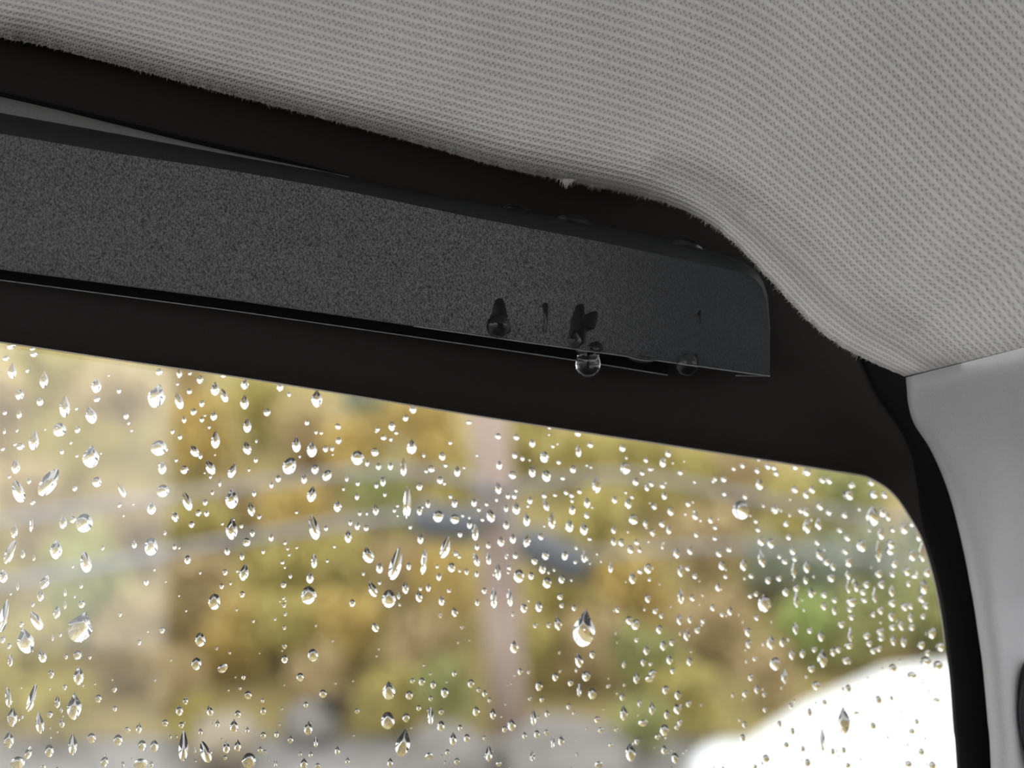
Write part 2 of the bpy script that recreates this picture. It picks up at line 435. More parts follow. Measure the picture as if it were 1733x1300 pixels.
v, f = grid(R[5:]); o = pydata('rounded_top', v, f, M_ROUND); keep(o, strip); tag(o, 'dark rounded upper edge')
rr = split(R[:6], ic, len(R[0]))
rr2 = [r + [r[-1] - GN * 0.0035] for r in rr]
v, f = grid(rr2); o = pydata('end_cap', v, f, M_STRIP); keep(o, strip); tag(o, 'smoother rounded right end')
# lighter ledge that tapers off to the right, behind the rounded top
LU = [(-760, -10), (0, 164), (100, 187), (200, 212), (300, 237), (400, 260), (500, 280), (590, 299)]
LL = [(-760, 50), (0, 193), (100, 211), (200, 229), (300, 248), (400, 266), (500, 283), (590, 301)]
xs = list(range(-760, 600, 25)) + [590]
a = [on(x, interp(LU, x)[0], SD - 0.0052) for x in xs]; m_ = [on(x, (interp(LU, x)[0] + interp(LL, x)[0]) / 2, SD - 0.0044) for x in xs]
c = [on(x, interp(LL, x)[0] + 4, SD - 0.0042) for x in xs]
a0 = [on(x, interp(LU, x)[0] - 0.5, SD - 0.0062) for x in xs]
v, f = grid([a0, a, m_, c]); o = pydata('upper_ledge', v, f, M_LIP); keep(o, strip); tag(o, 'lighter grey ledge tapering to the right')
# black strip painting the shadow of the gap over the ledge
g0 = [on(x, interp(LU, x)[0] - 9 + max(0, (x - 450)) * 0.05, SD - 0.0062) for x in xs]; g1 = [on(x, interp(LU, x)[0] + 6, SD - 0.0064) for x in xs]
g2 = [on(x, interp(LU, x)[0] + 60, SD - 0.007) for x in xs]
v, f = grid([g0, g1, g2]); o = pydata('gap_shadow', v, f, M_BLACK); keep(o, strip); tag(o, 'black strip painted as gap shadow behind the ledge')
# hollow underside: back flange painted shadow-black, its edge highlight a pale tube
FL = [(-760, 382), (0, 474), (400, 527), (900, 599), (1000, 614), (1130, 635)]
xs = list(range(-760, 1131, 30))
b0 = [on(x, interp(FL, x)[0], SD - 0.0045) for x in xs]; b1 = [on(x, interp(FL, x)[0] - 60, SD - 0.0043) for x in xs]; b2 = [on(x, interp(FL, x)[0], SD - 0.006) for x in xs]
v, f = grid([b2, b0, b1]); o = pydata('back_flange', v, f, M_BLACK); keep(o, strip); tag(o, 'flange under the face, painted black as gap shadow')
v, f = tube(b0, 0.00011, 5); o = pydata('flange_highlight', v, f, M_HIGHLIGHT); keep(o, strip); tag(o, 'painted highlight line along the flange')
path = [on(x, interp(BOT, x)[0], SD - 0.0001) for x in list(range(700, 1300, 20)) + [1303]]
v, f = tube(path, 0.00012, 5); o = pydata('edge_highlight', v, f, M_HIGHLIGHT); keep(o, strip); tag(o, 'painted highlight along the lower edge')  # bevel highlight painted as a pale tube
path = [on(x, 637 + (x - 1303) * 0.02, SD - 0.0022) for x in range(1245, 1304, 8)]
v, f = tube(path, 0.00010, 5); o = pydata('end_highlight', v, f, M_HIGHLIGHT); keep(o, strip)  # pale tube painting the highlight at the rounded end
tag(strip, 'long charcoal grainy plastic strip with rounded right end above the window', 'trim')

# ---------------------------------------------------------------- water
def drop_mesh(w, h, kind, rnd, seg, nr, tilt=0.0, flat=0.50, cap=False):
    """closed lens of water: flat back in the plane z=0, dome towards +z, y up"""
    v, f = [], []
    kt = {'r': 0.10, 't': 0.78, 's': 0.42}[kind]
    ph = [rnd.uniform(0, 6.28) for _ in range(3)]; am = rnd.uniform(0.02, 0.07)
    out = []
    for k in range(seg):
        a = 2 * math.pi * k / seg; cx, cy = math.cos(a), math.sin(a)
        wob = 1 + am * math.sin(2 * a + ph[0]) + am * 0.7 * math.sin(3 * a + ph[1])
        tap = 1 - kt * max(0, cy) ** 1.1 - (0.12 if kind == 's' else 0.0) * (1 - abs(cy))
        out.append((cx * w / 2 * wob * tap, cy * h / 2 * (1 + 0.4 * am * math.sin(a + ph[2]))))
    if cap:                                    # a bead: half ellipsoid
        c0 = (0.0, -h * (0.02 if kind == 'r' else 0.14)); H = flat * w
    else:                                      # a sagging drop: long even slope below, short steep one above or a gentle tail
        ln = max(0.34 * h, min(0.60 * h, 0.88 * w)); c0 = (0.0, -h / 2 + ln); H = 0.70 * ln * rnd.uniform(0.93, 1.06)
    ct, st = math.cos(tilt), math.sin(tilt)
    def put(x, y, z): v.append((x * ct + y * st, -x * st + y * ct, z))
    put(c0[0], c0[1], H)
    for i in range(1, nr + 1):
        rho = math.sin(math.pi / 2 * i / nr) if cap else i / nr
        for (ox, oy) in out:
            x = c0[0] + (ox - c0[0]) * rho; y = c0[1] + (oy - c0[1]) * rho
            z = 0.0 if i == nr else H * (math.sqrt(1 - rho * rho) if cap else 1 - rho ** 1.5)
            put(x, y, z)
    for k in range(seg): f.append((0, 1 + k, 1 + (k + 1) % seg))
    for i in range(nr - 1):
        for k in range(seg):
            a, b = 1 + i * seg + k, 1 + i * seg + (k + 1) % seg
            f.append((a, a + seg, b + seg, b))
    b0 = len(v); nd = len(f)
    for k in range(seg): v.append(v[1 + (nr - 1) * seg + k])
    f.append(tuple(b0 + k for k in range(seg))[::-1])
    return v, f, nd
def place(v, c, u, up, n): return [c + u * p[0] + up * p[1] + n * p[2] for p in v]

S = 4.3325
DROPS = []
def crop(ox, oy, items):
    for it in items:
        x, y, w, h = ox + it[0] / S, oy + it[1] / S, it[2] / S, it[3] / S
        DROPS.append((x, y, w, h, it[4] if len(it) > 4 else 0, it[5] if len(it) > 5 else None))
crop(0, 570, [(82,65,60,60),(238,90,40,25),(248,128,50,40),(45,158,45,40),(90,250,60,115,0,'t'),(200,245,25,40),(322,310,58,135,0,'t'),(707,355,70,115),(1150,430,120,180,14,'t'),
 (1167,258,45,50),(1315,265,38,75),(1393,268,28,28),(1467,315,45,60),(1637,285,35,30),(1577,380,60,105),(1643,430,50,110,-20),(1310,465,60,135,-15,'t'),(1388,400,35,45),(1480,490,35,50),
 (1420,550,45,50),(1350,605,30,55),(1480,608,30,40),(1567,580,45,70),(710,458,45,45),(872,397,28,40),(143,425,60,75),(293,475,45,65),(475,505,75,170,0,'t'),(665,570,75,140,-15,'t'),
 (35,557,30,35),(140,565,38,70),(925,580,35,50),(435,680,95,100),(568,682,40,50),(33,690,22,50),(125,683,20,38),(250,755,72,155,5,'t'),(1580,750,65,135,0,'t'),(1265,695,28,35),(1320,735,28,40),
 (1425,835,55,100,-25),(1470,875,28,45),(1165,815,108,115),(1190,960,60,95),(1352,975,60,60),(1540,955,65,120,-25),(1705,980,55,115,20),(668,875,120,165,0,'t'),(520,775,20,30),(455,840,28,45),
 (20,822,30,30),(150,805,55,50),(110,788,25,30),(115,950,62,110),(360,1065,125,225,32,'s'),(135,1135,95,170,-20,'s'),(213,1055,28,50),(238,1215,40,35),(548,1110,35,45),(710,1065,65,75),
 (893,1125,45,115,-25),(1195,1130,90,90),(1112,1255,62,95),(1370,1205,65,145,-20,'s'),(1505,1215,35,45),(1558,1138,25,45),(1613,1070,20,60),(1700,1185,90,150),(875,1235,30,35),(1293,905,22,30)])
crop(0, 800, [(230,380,30,110),(463,360,52,105,0,'t'),(535,345,45,50),(618,370,120,135),(105,425,50,110),(75,580,70,180,20,'s'),(168,595,32,65),(248,625,22,45),(412,560,85,145,0,'t'),(628,655,85,155,-10,'s'),
 (985,525,35,60),(1107,540,95,130),(1283,320,48,85,-15),(1405,380,38,48),(1280,545,28,38),(1375,638,45,65),(1665,575,40,60,-15),(1515,295,35,55),(1455,295,40,50),(1700,410,80,165,0,'t'),(25,755,60,105),
 (330,800,60,110,25),(297,900,45,85),(130,835,20,60),(595,830,25,40),(478,878,22,60),(477,970,22,60),(598,965,48,55),(1073,800,35,55),(240,965,25,40),(418,1020,50,100,10),(265,1085,75,150,-30,'s'),
 (30,1050,65,240,10,'s'),(590,1130,175,225,20,'t'),(155,1113,35,40),(186,1230,115,195,-15,'t'),(385,1212,20,45),(442,1188,22,35),(880,1040,25,35),(1188,1155,40,45),(1020,1245,32,38),(1650,730,35,45),
 (1625,833,32,38),(1572,945,88,115),(1468,1225,72,100),(20,1220,35,60),(1210,440,22,40),(65,1272,35,40)])
crop(0, 1000, [(75,510,40,90),(310,480,60,95,-20),(483,483,28,40),(568,472,65,60,-30),(375,605,40,75),(577,620,72,135,0,'t'),(475,705,30,45),(60,780,50,150,-8,'s'),(90,925,70,140,0,'t'),(235,785,60,205,15,'s'),
 (420,815,42,90),(450,875,22,45),(545,845,100,195,0,'t'),(290,965,60,160,-8,'t'),(365,908,42,50,25),(160,922,22,40),(455,970,38,70),(720,790,48,60),(840,720,35,55,17),(843,865,28,40),(65,1090,72,130),
 (210,1185,50,100,20),(360,1175,65,90),(533,1120,60,165,0,'t'),(670,1080,60,75),(865,1095,65,80),(932,1022,45,45),(1018,1005,40,80),(1040,1135,62,80),(1130,1140,60,85),(1210,970,45,50),(1248,1070,22,35),
 (1315,875,50,80),(1360,805,35,60),(1538,880,45,80,-15),(1440,535,70,90),(1632,568,78,60,-35),(1345,1140,72,220,0,'s'),(1505,1180,80,165,-20,'s'),(1430,1172,20,50),(1470,1033,28,55),(1595,975,30,60),
 (1660,1145,50,95),(1650,1225,28,35),(1715,990,60,100),(1330,985,35,45),(768,1245,52,95,10),(900,1272,25,50),(1030,1268,100,75),(130,1262,100,90),(315,1295,40,30),(1110,1272,30,50)])
crop(400, 620, [(62,130,55,80),(60,262,58,110),(80,432,58,110),(225,338,50,55),(320,152,45,65),(388,205,25,40),(590,235,75,135,0,'t'),(77,598,55,105,-15),(147,545,18,35),(143,685,28,45),(440,570,62,120),
 (553,608,75,115),(518,412,30,45),(745,440,38,45,-30),(623,488,25,25),(750,545,40,50),(655,605,40,50),(703,603,28,38),(390,730,95,125,22),(577,755,52,70),(665,800,60,85,25),(497,825,42,70),(307,825,38,50),
 (258,870,30,45),(130,930,28,50),(553,935,65,120,10),(810,820,25,55),(890,858,28,38),(888,670,88,105),(1015,628,55,60),(960,708,30,50),(1042,735,35,50),(1130,730,38,60),(1080,522,42,38),(1037,462,28,35),
 (1140,440,48,65),(1172,487,28,28),(1242,380,38,50),(1295,315,48,60),(1285,590,72,110),(1225,740,50,130,0,'s'),(1375,650,20,40),(1510,660,45,60),(1533,725,28,30),(1430,752,48,50),(1392,768,25,30),
 (1620,768,45,80),(1705,410,40,30),(1493,835,42,55),(1343,882,45,55),(1075,840,38,80),(1027,875,28,40),(1088,937,25,40),(885,955,32,50),(742,1025,55,85),(1022,1050,40,85),(905,1078,25,35),
 (1252,995,65,240,3,'s'),(1158,1055,25,35),(1343,1055,38,75),(1405,1005,32,65),(1600,1005,42,60),(1570,952,25,40),(1480,1100,75,85),(1600,1120,65,70),(1660,1093,22,30),(108,1045,50,110,-10),(168,1103,28,35),
 (38,1170,28,35),(118,1220,32,60),(255,1255,35,55),(568,1180,80,185,-12,'s'),(657,1188,28,35),(837,1145,28,45),(888,1170,38,60),(952,1185,35,45),(820,1245,52,95),(1350,1260,42,80),(1275,1178,25,35)])
crop(400, 820, [(75,422,58,60),(255,390,32,55),(197,490,25,40),(375,470,25,25),(357,428,25,30),(338,570,30,30),(396,670,25,40),(345,735,38,45),(345,832,25,25),(349,885,28,35),(357,950,28,28),(282,987,22,22),
 (352,1050,32,28),(353,1188,38,35),(354,1280,45,60),(42,805,38,45),(58,640,65,130,8,'t'),(42,525,30,60),(570,560,45,105),(540,685,52,80),(530,812,105,130),(561,1250,75,90),(965,515,80,125,-15),(1050,610,50,80),
 (1170,580,95,245,15,'s'),(1265,595,35,65),(1376,565,50,190,8,'s'),(1535,460,70,165,20,'s'),(1603,502,25,45),(1635,528,28,28),(1578,608,52,70),(1637,628,22,35),(1688,635,28,55),(1485,675,35,60),
 (998,765,60,125,-20,'t'),(1118,838,95,130),(1240,755,45,95),(1190,815,25,55),(1408,755,35,60),(1350,760,25,40),(1338,820,50,85,-10),(1505,850,42,75),(1560,778,35,28),(1600,935,45,70,-10),(850,870,40,55),
 (1018,1045,50,75,-20),(932,650,22,38),(1050,720,22,30),(1497,965,28,22),(1655,1050,28,22),(1710,290,35,70),(1640,365,32,45)])
crop(400, 1000, [(468,632,52,62),(52,632,28,42),(85,765,52,60),(192,803,22,40),(197,880,40,60),(635,755,52,62),(510,835,32,42),(885,883,38,38),(527,1005,62,105),(80,1020,28,50),(197,1060,38,50),(295,1050,32,55),
 (397,1090,38,60),(583,1110,32,75),(1118,730,92,135),(1110,950,98,125),(1225,1110,105,205,12,'t'),(1268,765,52,65),(1245,930,52,65),(1290,660,32,40),(1360,665,42,60),(1443,685,38,65),(1528,745,52,75),
 (1598,605,30,50),(1425,790,30,40),(1425,915,45,130,0,'s'),(1337,860,32,45),(1503,887,38,45),(1500,992,52,75),(1590,1085,52,95),(1690,1080,45,60),(1640,1005,32,45),(1720,680,45,65),(740,1170,38,65),
 (545,1200,28,45),(468,1197,25,40),(815,1245,30,55),(495,1265,50,80),(597,1285,40,40),(1128,1258,42,70),(1415,1213,60,50),(1548,1185,32,45),(1618,1250,42,50),(92,1245,100,110),(175,1165,32,50),(208,1183,28,35),
 (288,1265,25,60),(10,905,45,55),(10,1135,50,90)])
crop(800, 700, [(185,165,42,45),(320,172,42,45),(437,215,42,65),(562,97,35,35),(772,145,45,50),(840,135,30,25),(775,270,42,95),(863,228,38,45),(1098,252,42,55),(308,305,38,48),(365,328,28,40),(525,318,60,85),
 (630,355,35,35),(195,375,42,70),(292,450,55,58),(437,420,50,90),(540,458,62,85),(735,408,42,55),(660,472,38,32),(1120,400,72,85),(1433,290,38,60),(1393,355,45,75),(1270,340,30,40),(1300,408,35,25),
 (1243,435,32,38),(1522,430,38,40),(1195,500,42,55),(1310,515,42,40),(1278,545,30,45),(908,520,62,125,0,'t'),(1393,528,42,40),(1405,600,38,60),(187,545,45,90,-8),(175,628,22,38),(258,602,30,45),(305,605,32,45),
 (420,638,35,50),(245,690,30,60),(320,695,55,90),(525,600,42,40),(535,670,40,90,-20),(685,577,32,40),(725,598,35,38),(605,598,32,22),(783,570,32,40),(838,650,42,80),(730,708,45,65),(837,745,38,50),
 (580,780,52,130,0,'t'),(395,775,52,95),(710,820,58,95),(815,845,55,95),(1040,628,38,60),(1140,655,48,85),(1170,612,30,30),(1332,680,45,45),(1452,715,45,65),(1180,775,70,75),(1267,805,35,50),(1390,808,48,50),
 (1438,848,40,70),(1320,870,48,42),(1633,750,45,55),(1640,885,40,42),(1580,660,38,45),(130,745,60,105,-12),(245,815,42,65),(102,662,28,32),(45,702,28,35),(72,775,28,32),(18,870,50,120),(10,650,40,65),
 (207,935,48,75),(295,915,45,75),(400,930,48,100,20),(500,903,42,48),(1033,850,35,60),(533,1040,48,65),(453,1080,42,55),(675,1035,45,80),(815,1050,38,85),(512,1135,48,75),(753,1088,32,28),(760,980,25,40),
 (1033,935,38,65),(1090,945,42,55),(1158,995,45,60),(1205,943,42,40),(1225,1000,32,38),(1495,1020,45,80),(1595,1005,42,55),(115,965,35,48),(32,978,30,45),(115,1065,38,85,-10),(25,1070,45,100,-20),
 (185,1155,45,130,0,'t'),(338,1190,75,95),(428,1190,40,55),(545,1240,60,80),(652,1215,42,60),(245,1045,22,45),(312,1042,35,45),(272,1125,25,50),(30,1175,30,45),(1010,1130,32,75),(1172,1205,52,85),
 (1230,1155,45,40),(1287,1135,55,75),(1297,1215,30,28),(1525,1150,45,90),(1578,1133,38,40),(1630,1190,42,42),(1390,970,22,50)])
crop(800, 900, [(85,432,35,45),(155,485,52,150,0,'s'),(270,480,45,130,-5,'s'),(33,518,32,48),(375,555,48,75),(485,545,48,85),(642,475,42,50),(653,540,35,38),(743,558,32,45),(460,688,38,32),(560,685,40,38),
 (625,670,50,105,-10),(816,705,170,270,8,'t'),(1150,650,55,60,-20),(1195,680,62,75,20),(1285,490,45,60),(1340,580,42,42),(1385,615,35,40),(1063,570,38,42),(1525,470,42,115,0,'t'),(1613,485,42,45),(1518,640,42,85),
 (1595,642,38,55),(1690,653,35,40),(1370,715,48,65),(1570,755,48,85),(1650,720,48,50),(1203,790,38,38),(1275,868,45,70),(1398,830,50,80),(1462,812,42,48),(1443,935,45,75),(1250,950,35,70),(1108,970,28,60),
 (1590,948,42,70),(1305,970,30,25),(305,843,62,90),(878,900,42,55),(778,940,62,110,-10,'t'),(833,1058,65,75),(605,1065,42,60),(348,1022,35,55),(412,1028,28,28),(485,1128,52,80),(718,1108,42,50),(780,1160,35,95),
 (878,1188,62,80),(1200,1070,45,90),(1320,1040,60,60,30),(1300,1078,75,50,-20),(1468,1020,38,45),(1415,1160,48,65),(1505,1195,48,75),(1097,1210,38,60),(995,1132,32,30),(1225,1255,32,65),(88,1185,35,55),
 (45,1160,30,38),(125,1235,30,38)])
crop(800, 1000, [(420,792,32,32),(507,797,32,42),(705,848,35,42),(1315,860,45,95),(1425,905,48,70),(1500,865,55,85,-20),(1585,828,42,48),(1108,895,58,110,0,'t'),(445,925,42,120,0,'t'),(545,900,32,55),(25,880,48,75),
 (148,900,42,85),(285,980,58,95),(234,1015,38,48),(913,945,45,45),(940,1022,42,42),(1055,1018,35,35),(1250,970,72,50),(1520,965,40,45),(1500,1000,45,42),(1408,1022,70,85),(470,1052,42,60),(380,1060,32,55),
 (540,1038,35,38),(587,1110,28,90),(648,1098,45,75),(1357,1072,42,38),(1205,1103,38,55),(1405,1165,45,70),(1155,1180,75,140,-10,'t'),(1483,1220,55,95,-10),(118,1190,50,125,0,'t'),(88,1080,30,32),(437,1215,38,75),
 (925,1275,60,50),(192,1270,42,35),(1013,1135,35,28)])
crop(1200, 750, [(362,118,38,25),(245,163,42,40),(180,187,35,28),(430,168,45,48),(473,178,42,40),(492,220,42,42),(353,200,38,45),(628,175,48,40),(718,210,55,65,30),(370,300,55,85),(108,262,42,48),(45,262,30,35),
 (630,338,50,55),(757,340,48,55),(712,375,42,60),(830,268,42,50),(880,272,48,55),(1020,380,85,70,30),(1040,310,38,40),(1187,288,52,50),(1203,375,70,60),(1285,378,50,55),(235,490,125,135),(483,485,52,62),
 (112,370,38,35),(265,390,35,45),(1200,530,95,150,0,'t'),(1270,505,50,70),(1310,530,42,80),(815,460,50,62),(718,605,60,110),(803,590,50,90),(712,505,48,60),(671,492,38,42),(993,525,50,50),(878,505,42,50),
 (563,590,50,45),(343,573,38,28),(358,632,42,38),(12,560,35,55),(45,617,38,35),(43,698,38,28),(383,720,50,65),(455,735,52,70),(583,688,42,42),(1015,690,50,55),(960,635,40,45),(795,725,40,48),(75,808,45,55),
 (148,778,48,38),(253,890,52,90),(95,898,48,65),(385,845,58,130,-10,'t'),(615,790,42,60),(628,845,42,45),(812,815,55,90,-20),(862,870,52,55),(1120,750,72,90),(1260,660,55,90),(1430,625,60,80),(1485,595,50,35),
 (1345,635,48,35),(1330,740,70,65),(1325,790,75,55),(1240,795,48,150,0,'s'),(1535,680,50,75),(1560,800,55,140,0,'s'),(1490,820,60,85),(1000,790,48,52),(1025,870,52,75),(715,905,52,90),(622,935,42,110,0,'s'),
 (555,868,52,38),(515,830,38,35),(910,900,42,70),(895,985,55,65),(1020,960,45,75),(1355,885,62,55),(1245,955,55,60),(1345,960,50,45),(1450,940,60,60),(1510,975,60,30),(1600,945,55,70),(1575,1050,72,110),
 (1460,1030,50,42),(310,975,42,32),(433,1005,45,55),(513,990,42,45),(708,1000,42,65),(67,1055,42,62),(122,978,35,30),(563,1090,48,65),(640,1062,45,50),(640,1150,42,110,0,'s'),(748,1095,48,70),(845,1110,50,50),
 (405,1175,92,125),(345,1105,38,38),(303,1120,35,35),(1020,1050,42,100,0,'s'),(1078,1050,48,75),(1155,1035,55,55),(1265,1035,55,60),(1130,1090,50,50),(1140,1150,58,38),(1045,1165,80,65),(1215,1115,42,110,0,'s'),
 (1340,1080,45,85),(1345,1170,62,60),(1560,1140,55,60),(920,1150,48,42),(845,1195,48,55),(920,1225,42,65),(1035,1220,55,38),(1045,1275,50,45),(1260,1225,48,60),(1435,1200,50,60),(1478,1195,50,45),(1590,1190,48,55),
 (1205,1255,50,40),(28,1205,42,50),(155,1230,42,65),(98,1258,38,30),(350,1280,42,40),(1340,1265,50,80),(1480,1275,45,75),(1568,1270,48,40)])
crop(1250, 1000, [(133,208,45,55),(830,195,52,60),(818,320,42,100,0,'s'),(810,403,65,45),(755,245,60,50),(418,275,45,90),(523,290,48,45),(605,330,52,80),(70,302,45,65),(75,390,48,60),(238,375,62,105),(322,375,45,70),
 (1040,300,60,60),(1045,345,60,45),(1130,265,52,48),(1270,265,55,50),(1195,250,48,80),(1135,360,50,80),(1210,370,52,85),(1420,310,58,80,20),(1480,410,72,65),(1340,395,60,60),(940,330,60,50),(960,385,42,50),
 (990,440,48,48),(1031,425,50,42),(695,440,50,75),(735,430,40,50),(392,465,45,80),(470,460,45,62),(556,430,42,40),(615,495,78,130),(270,535,82,95),(788,510,60,55),(1370,520,85,60),(1461,550,80,65),(1385,455,48,45),
 (338,625,52,110,0,'t'),(535,570,60,50),(90,635,48,50),(135,720,40,70),(50,755,42,52),(190,760,35,40),(120,500,38,28),(570,695,65,60),(770,950,105,200,0,'t'),(520,890,40,65),(395,1030,38,55),(615,1090,42,170,0,'s'),
 (1025,800,55,65),(195,870,35,40),(300,980,35,50),(45,980,35,50),(200,1230,60,60),(505,1260,50,60),(30,1080,40,55),(1120,790,35,45),(1270,620,80,50),(1130,570,60,60),(1450,800,60,40),(630,820,40,40),(385,845,40,35),
 (985,990,50,55),(1305,960,38,50),(1340,1180,50,55),(1420,1280,60,60),(690,1180,38,50),(770,1170,40,50),(350,1130,45,45),(470,1160,40,45),(1270,1030,50,45),(805,720,45,60),(860,895,45,28),(1245,1270,60,50),
 (800,1280,50,40),(120,1290,40,35)])
# remove doubles read twice from neighbouring crops
uniq = []
for d in DROPS:
    if any(abs(d[0] - q[0]) < 5 and abs(d[1] - q[1]) < 5 for q in uniq): continue
    uniq.append(d)
# finest spray between them: denser to the right and low on the left
rnd = random.Random(11)
spray = []
while len(spray) < 330:
    x = rnd.uniform(-20, 1600); y = rnd.uniform(590, 1310)
    if y < interp(IN, x)[0] + 12: continue
    if rnd.random() > (0.35 if x < 850 else 0.75): continue
    s = rnd.uniform(3.0, 5.5); spray.append((x, y, s, s * rnd.uniform(1.0, 1.5), 0, 'r'))
uniq.sort(key=lambda d: -d[2] * d[3])
shown, small = uniq[:290], uniq[290:] + spray

def kind_of(d):
    if d[5]: return d[5]
    r = d[3] / d[2]
    return 's' if r > 2.2 else 't' if r > 1.45 else 'r'
def build_drop(d, rnd, seg, nr):
    x, y, w, h, tl, _ = d
    c = on(x, y, -GT - 0.00003); sc_ = (c - CAMP).y / F
    v, f, nd = drop_mesh(w * sc_, h * sc_, kind_of(d), rnd, seg, nr, -math.radians(tl))
    return place(v, c, -GU, GV, -GN), f, nd, c

def zone(d):
    x, y = d[0], d[1]
    if x > 1250 and y > max(1112, 1300 - (x - 1160) * 0.8): return 'over the white car'
    return ('in the hazy left strip' if x < 285 else 'beside the hazy strip' if x < 520 else 'left of the pole' if x < 790 else 'in front of the pole' if x < 895
            else 'just right of the pole' if x < 1080 else 'well right of the pole' if x < 1300 else 'near the right window corner')
def height(d):
    y = d[1] - interp(IN, d[0])[0]
    return 'under the frame' if y < 70 else 'high up' if y < 190 else 'half way up' if d[1] < 1100 else 'low down'
KN = {'r': 'round', 't': 'teardrop-shaped', 's': 'long streaked'}
SPECIAL = {(988, 1062): 'largest raindrop, a pointed teardrop right of the blurred pole',
           (136, 1061): 'wide ragged raindrop with a slanting arm in the hazy left strip',
           (265, 669): 'big tilted teardrop raindrop just under the frame at the hazy strip edge',
           (83, 816): 'long bent raindrop leaning right in the hazy left strip',
           (670, 954): 'long slanted raindrop streak left of the blurred pole',
           (683, 1256): 'pear-shaped raindrop with a long neck low left of the blurred pole',
           (1254, 863): 'big round raindrop alone on a grey band near the right window corner',
           (1477, 872): 'bright raindrop close under the rounded window corner',
           (1428, 1219): 'large dark teardrop raindrop over the blurred white car',
           (43, 1084): 'hooked teardrop raindrop in the hazy strip at the far left',
           (154, 772): 'pointed round-bellied raindrop in the upper hazy left strip',
           (126, 1195): 'long full teardrop raindrop low in the hazy left strip'}
ORD = 'leftmost second third fourth fifth sixth seventh eighth ninth tenth eleventh twelfth thirteenth fourteenth fifteenth sixteenth seventeenth eighteenth nineteenth twentieth'.split()
classes = {}
for d in sorted(shown): classes.setdefault((kind_of(d), zone(d), height(d)), []).append(d)
for i, d in enumerate(shown):
    big = d[2] * d[3] > 500
    v, f, nd, c = build_drop(d, rnd, 28 if big else 16, 9 if big else 7)
    o = pydata('raindrop', [p - c for p in v], f, M_WATER); o.location = c
    for k in range(nd, len(o.data.polygons)): o.data.polygons[k].use_smooth = False
    lab = next((t for (sx_, sy_), t in SPECIAL.items() if abs(d[0] - sx_) < 7 and abs(d[1] - sy_) < 9), None)
    if not lab:
        key = (kind_of(d), zone(d), height(d)); L = classes[key]; r = L.index(d); n = len(L); kn = KN[key[0]]
        lab = (f'only {kn} raindrop' if n == 1 else f'{"left" if r == 0 else "right"} one of two {kn} raindrops' if n == 2 else f'leftmost of the {kn} raindrops' if r == 0
               else f'rightmost of the {kn} raindrops' if r == n - 1 else f'{ORD[r]} from left of the {kn} raindrops') + f' {key[2]}, {key[1]}'
    tag(o, lab, 'raindrop', 'raindrops on the window glass')
vv, ff, flats = [], [], []
for d in small:
    v, f, nd, c = build_drop(d, rnd, 8 if d[2] < 6 else 12, 3 if d[2] < 6 else 5)
    b = len(vv); vv += v
    for k, q in enumerate(f):
        ff.append(tuple(b + i for i in q)); flats.append(k >= nd)
o = pydata('fine_raindrops', vv, ff, M_WATER)
for p, fl in zip(o.data.polygons, flats): p.use_smooth = not fl
tag(o, 'fine spray of the tiniest raindrops scattered over the whole window', 'raindrops', kind='stuff')

# drops and wet marks on the charcoal strip
def px_patch(outline, d, mat, name, parent=None):
    c = [sum(p[k] for p in outline) / len(outline) for k in (0, 1)]
    dense = []
    P = [Vector((x, y, 0)) for x, y in outline]; n = len(P)
    for i in range(n):
        p0, p1, p2, p3 = P[i - 1], P[i], P[(i + 1) % n], P[(i + 2) % n]
        for j in range(5):
            t = j / 5
            q = 0.5 * ((2 * p1) + (p2 - p0) * t + (2 * p0 - 5 * p1 + 4 * p2 - p3) * t * t + (3 * p1 - p0 - 3 * p2 + p3) * t ** 3)
            dense.append((q.x + rnd.uniform(-.8, .8), q.y + rnd.uniform(-.8, .8)))
    n = len(dense)
    v = [on(c[0], c[1], d + 0.00016)] + [on(c[0] + (x - c[0]) * .8, c[1] + (y - c[1]) * .8, d + 0.00014) for x, y in dense] + [on(x, y, d - 0.00005) for x, y in dense]
    f = [(0, 1 + k, 1 + (k + 1) % n) for k in range(n)] + [(1 + k, 1 + n + k, 1 + n + (k + 1) % n, 1 + (k + 1) % n) for k in range(n)]
    return pydata(name, v, f, mat, parent)
def face_drop(x, y, w, h, kind, tilt, label, d=SD + 0.00018, flat=0.55):
    c = on(x, y, d); s_ = (c - CAMP).y / F
    v, f, nd = drop_mesh(w * s_, h * s_, kind, rnd, 28, 10, math.radians(tilt), flat, True)
    o = pydata('water_drop', [p - c for p in place(v, c, GU, GV, GN)], f, M_WATER); o.location = c
    for k in range(nd, len(o.data.polygons)): o.data.polygons[k].use_smooth = False
    return tag(o, label, 'water drop', 'drops on the charcoal strip')
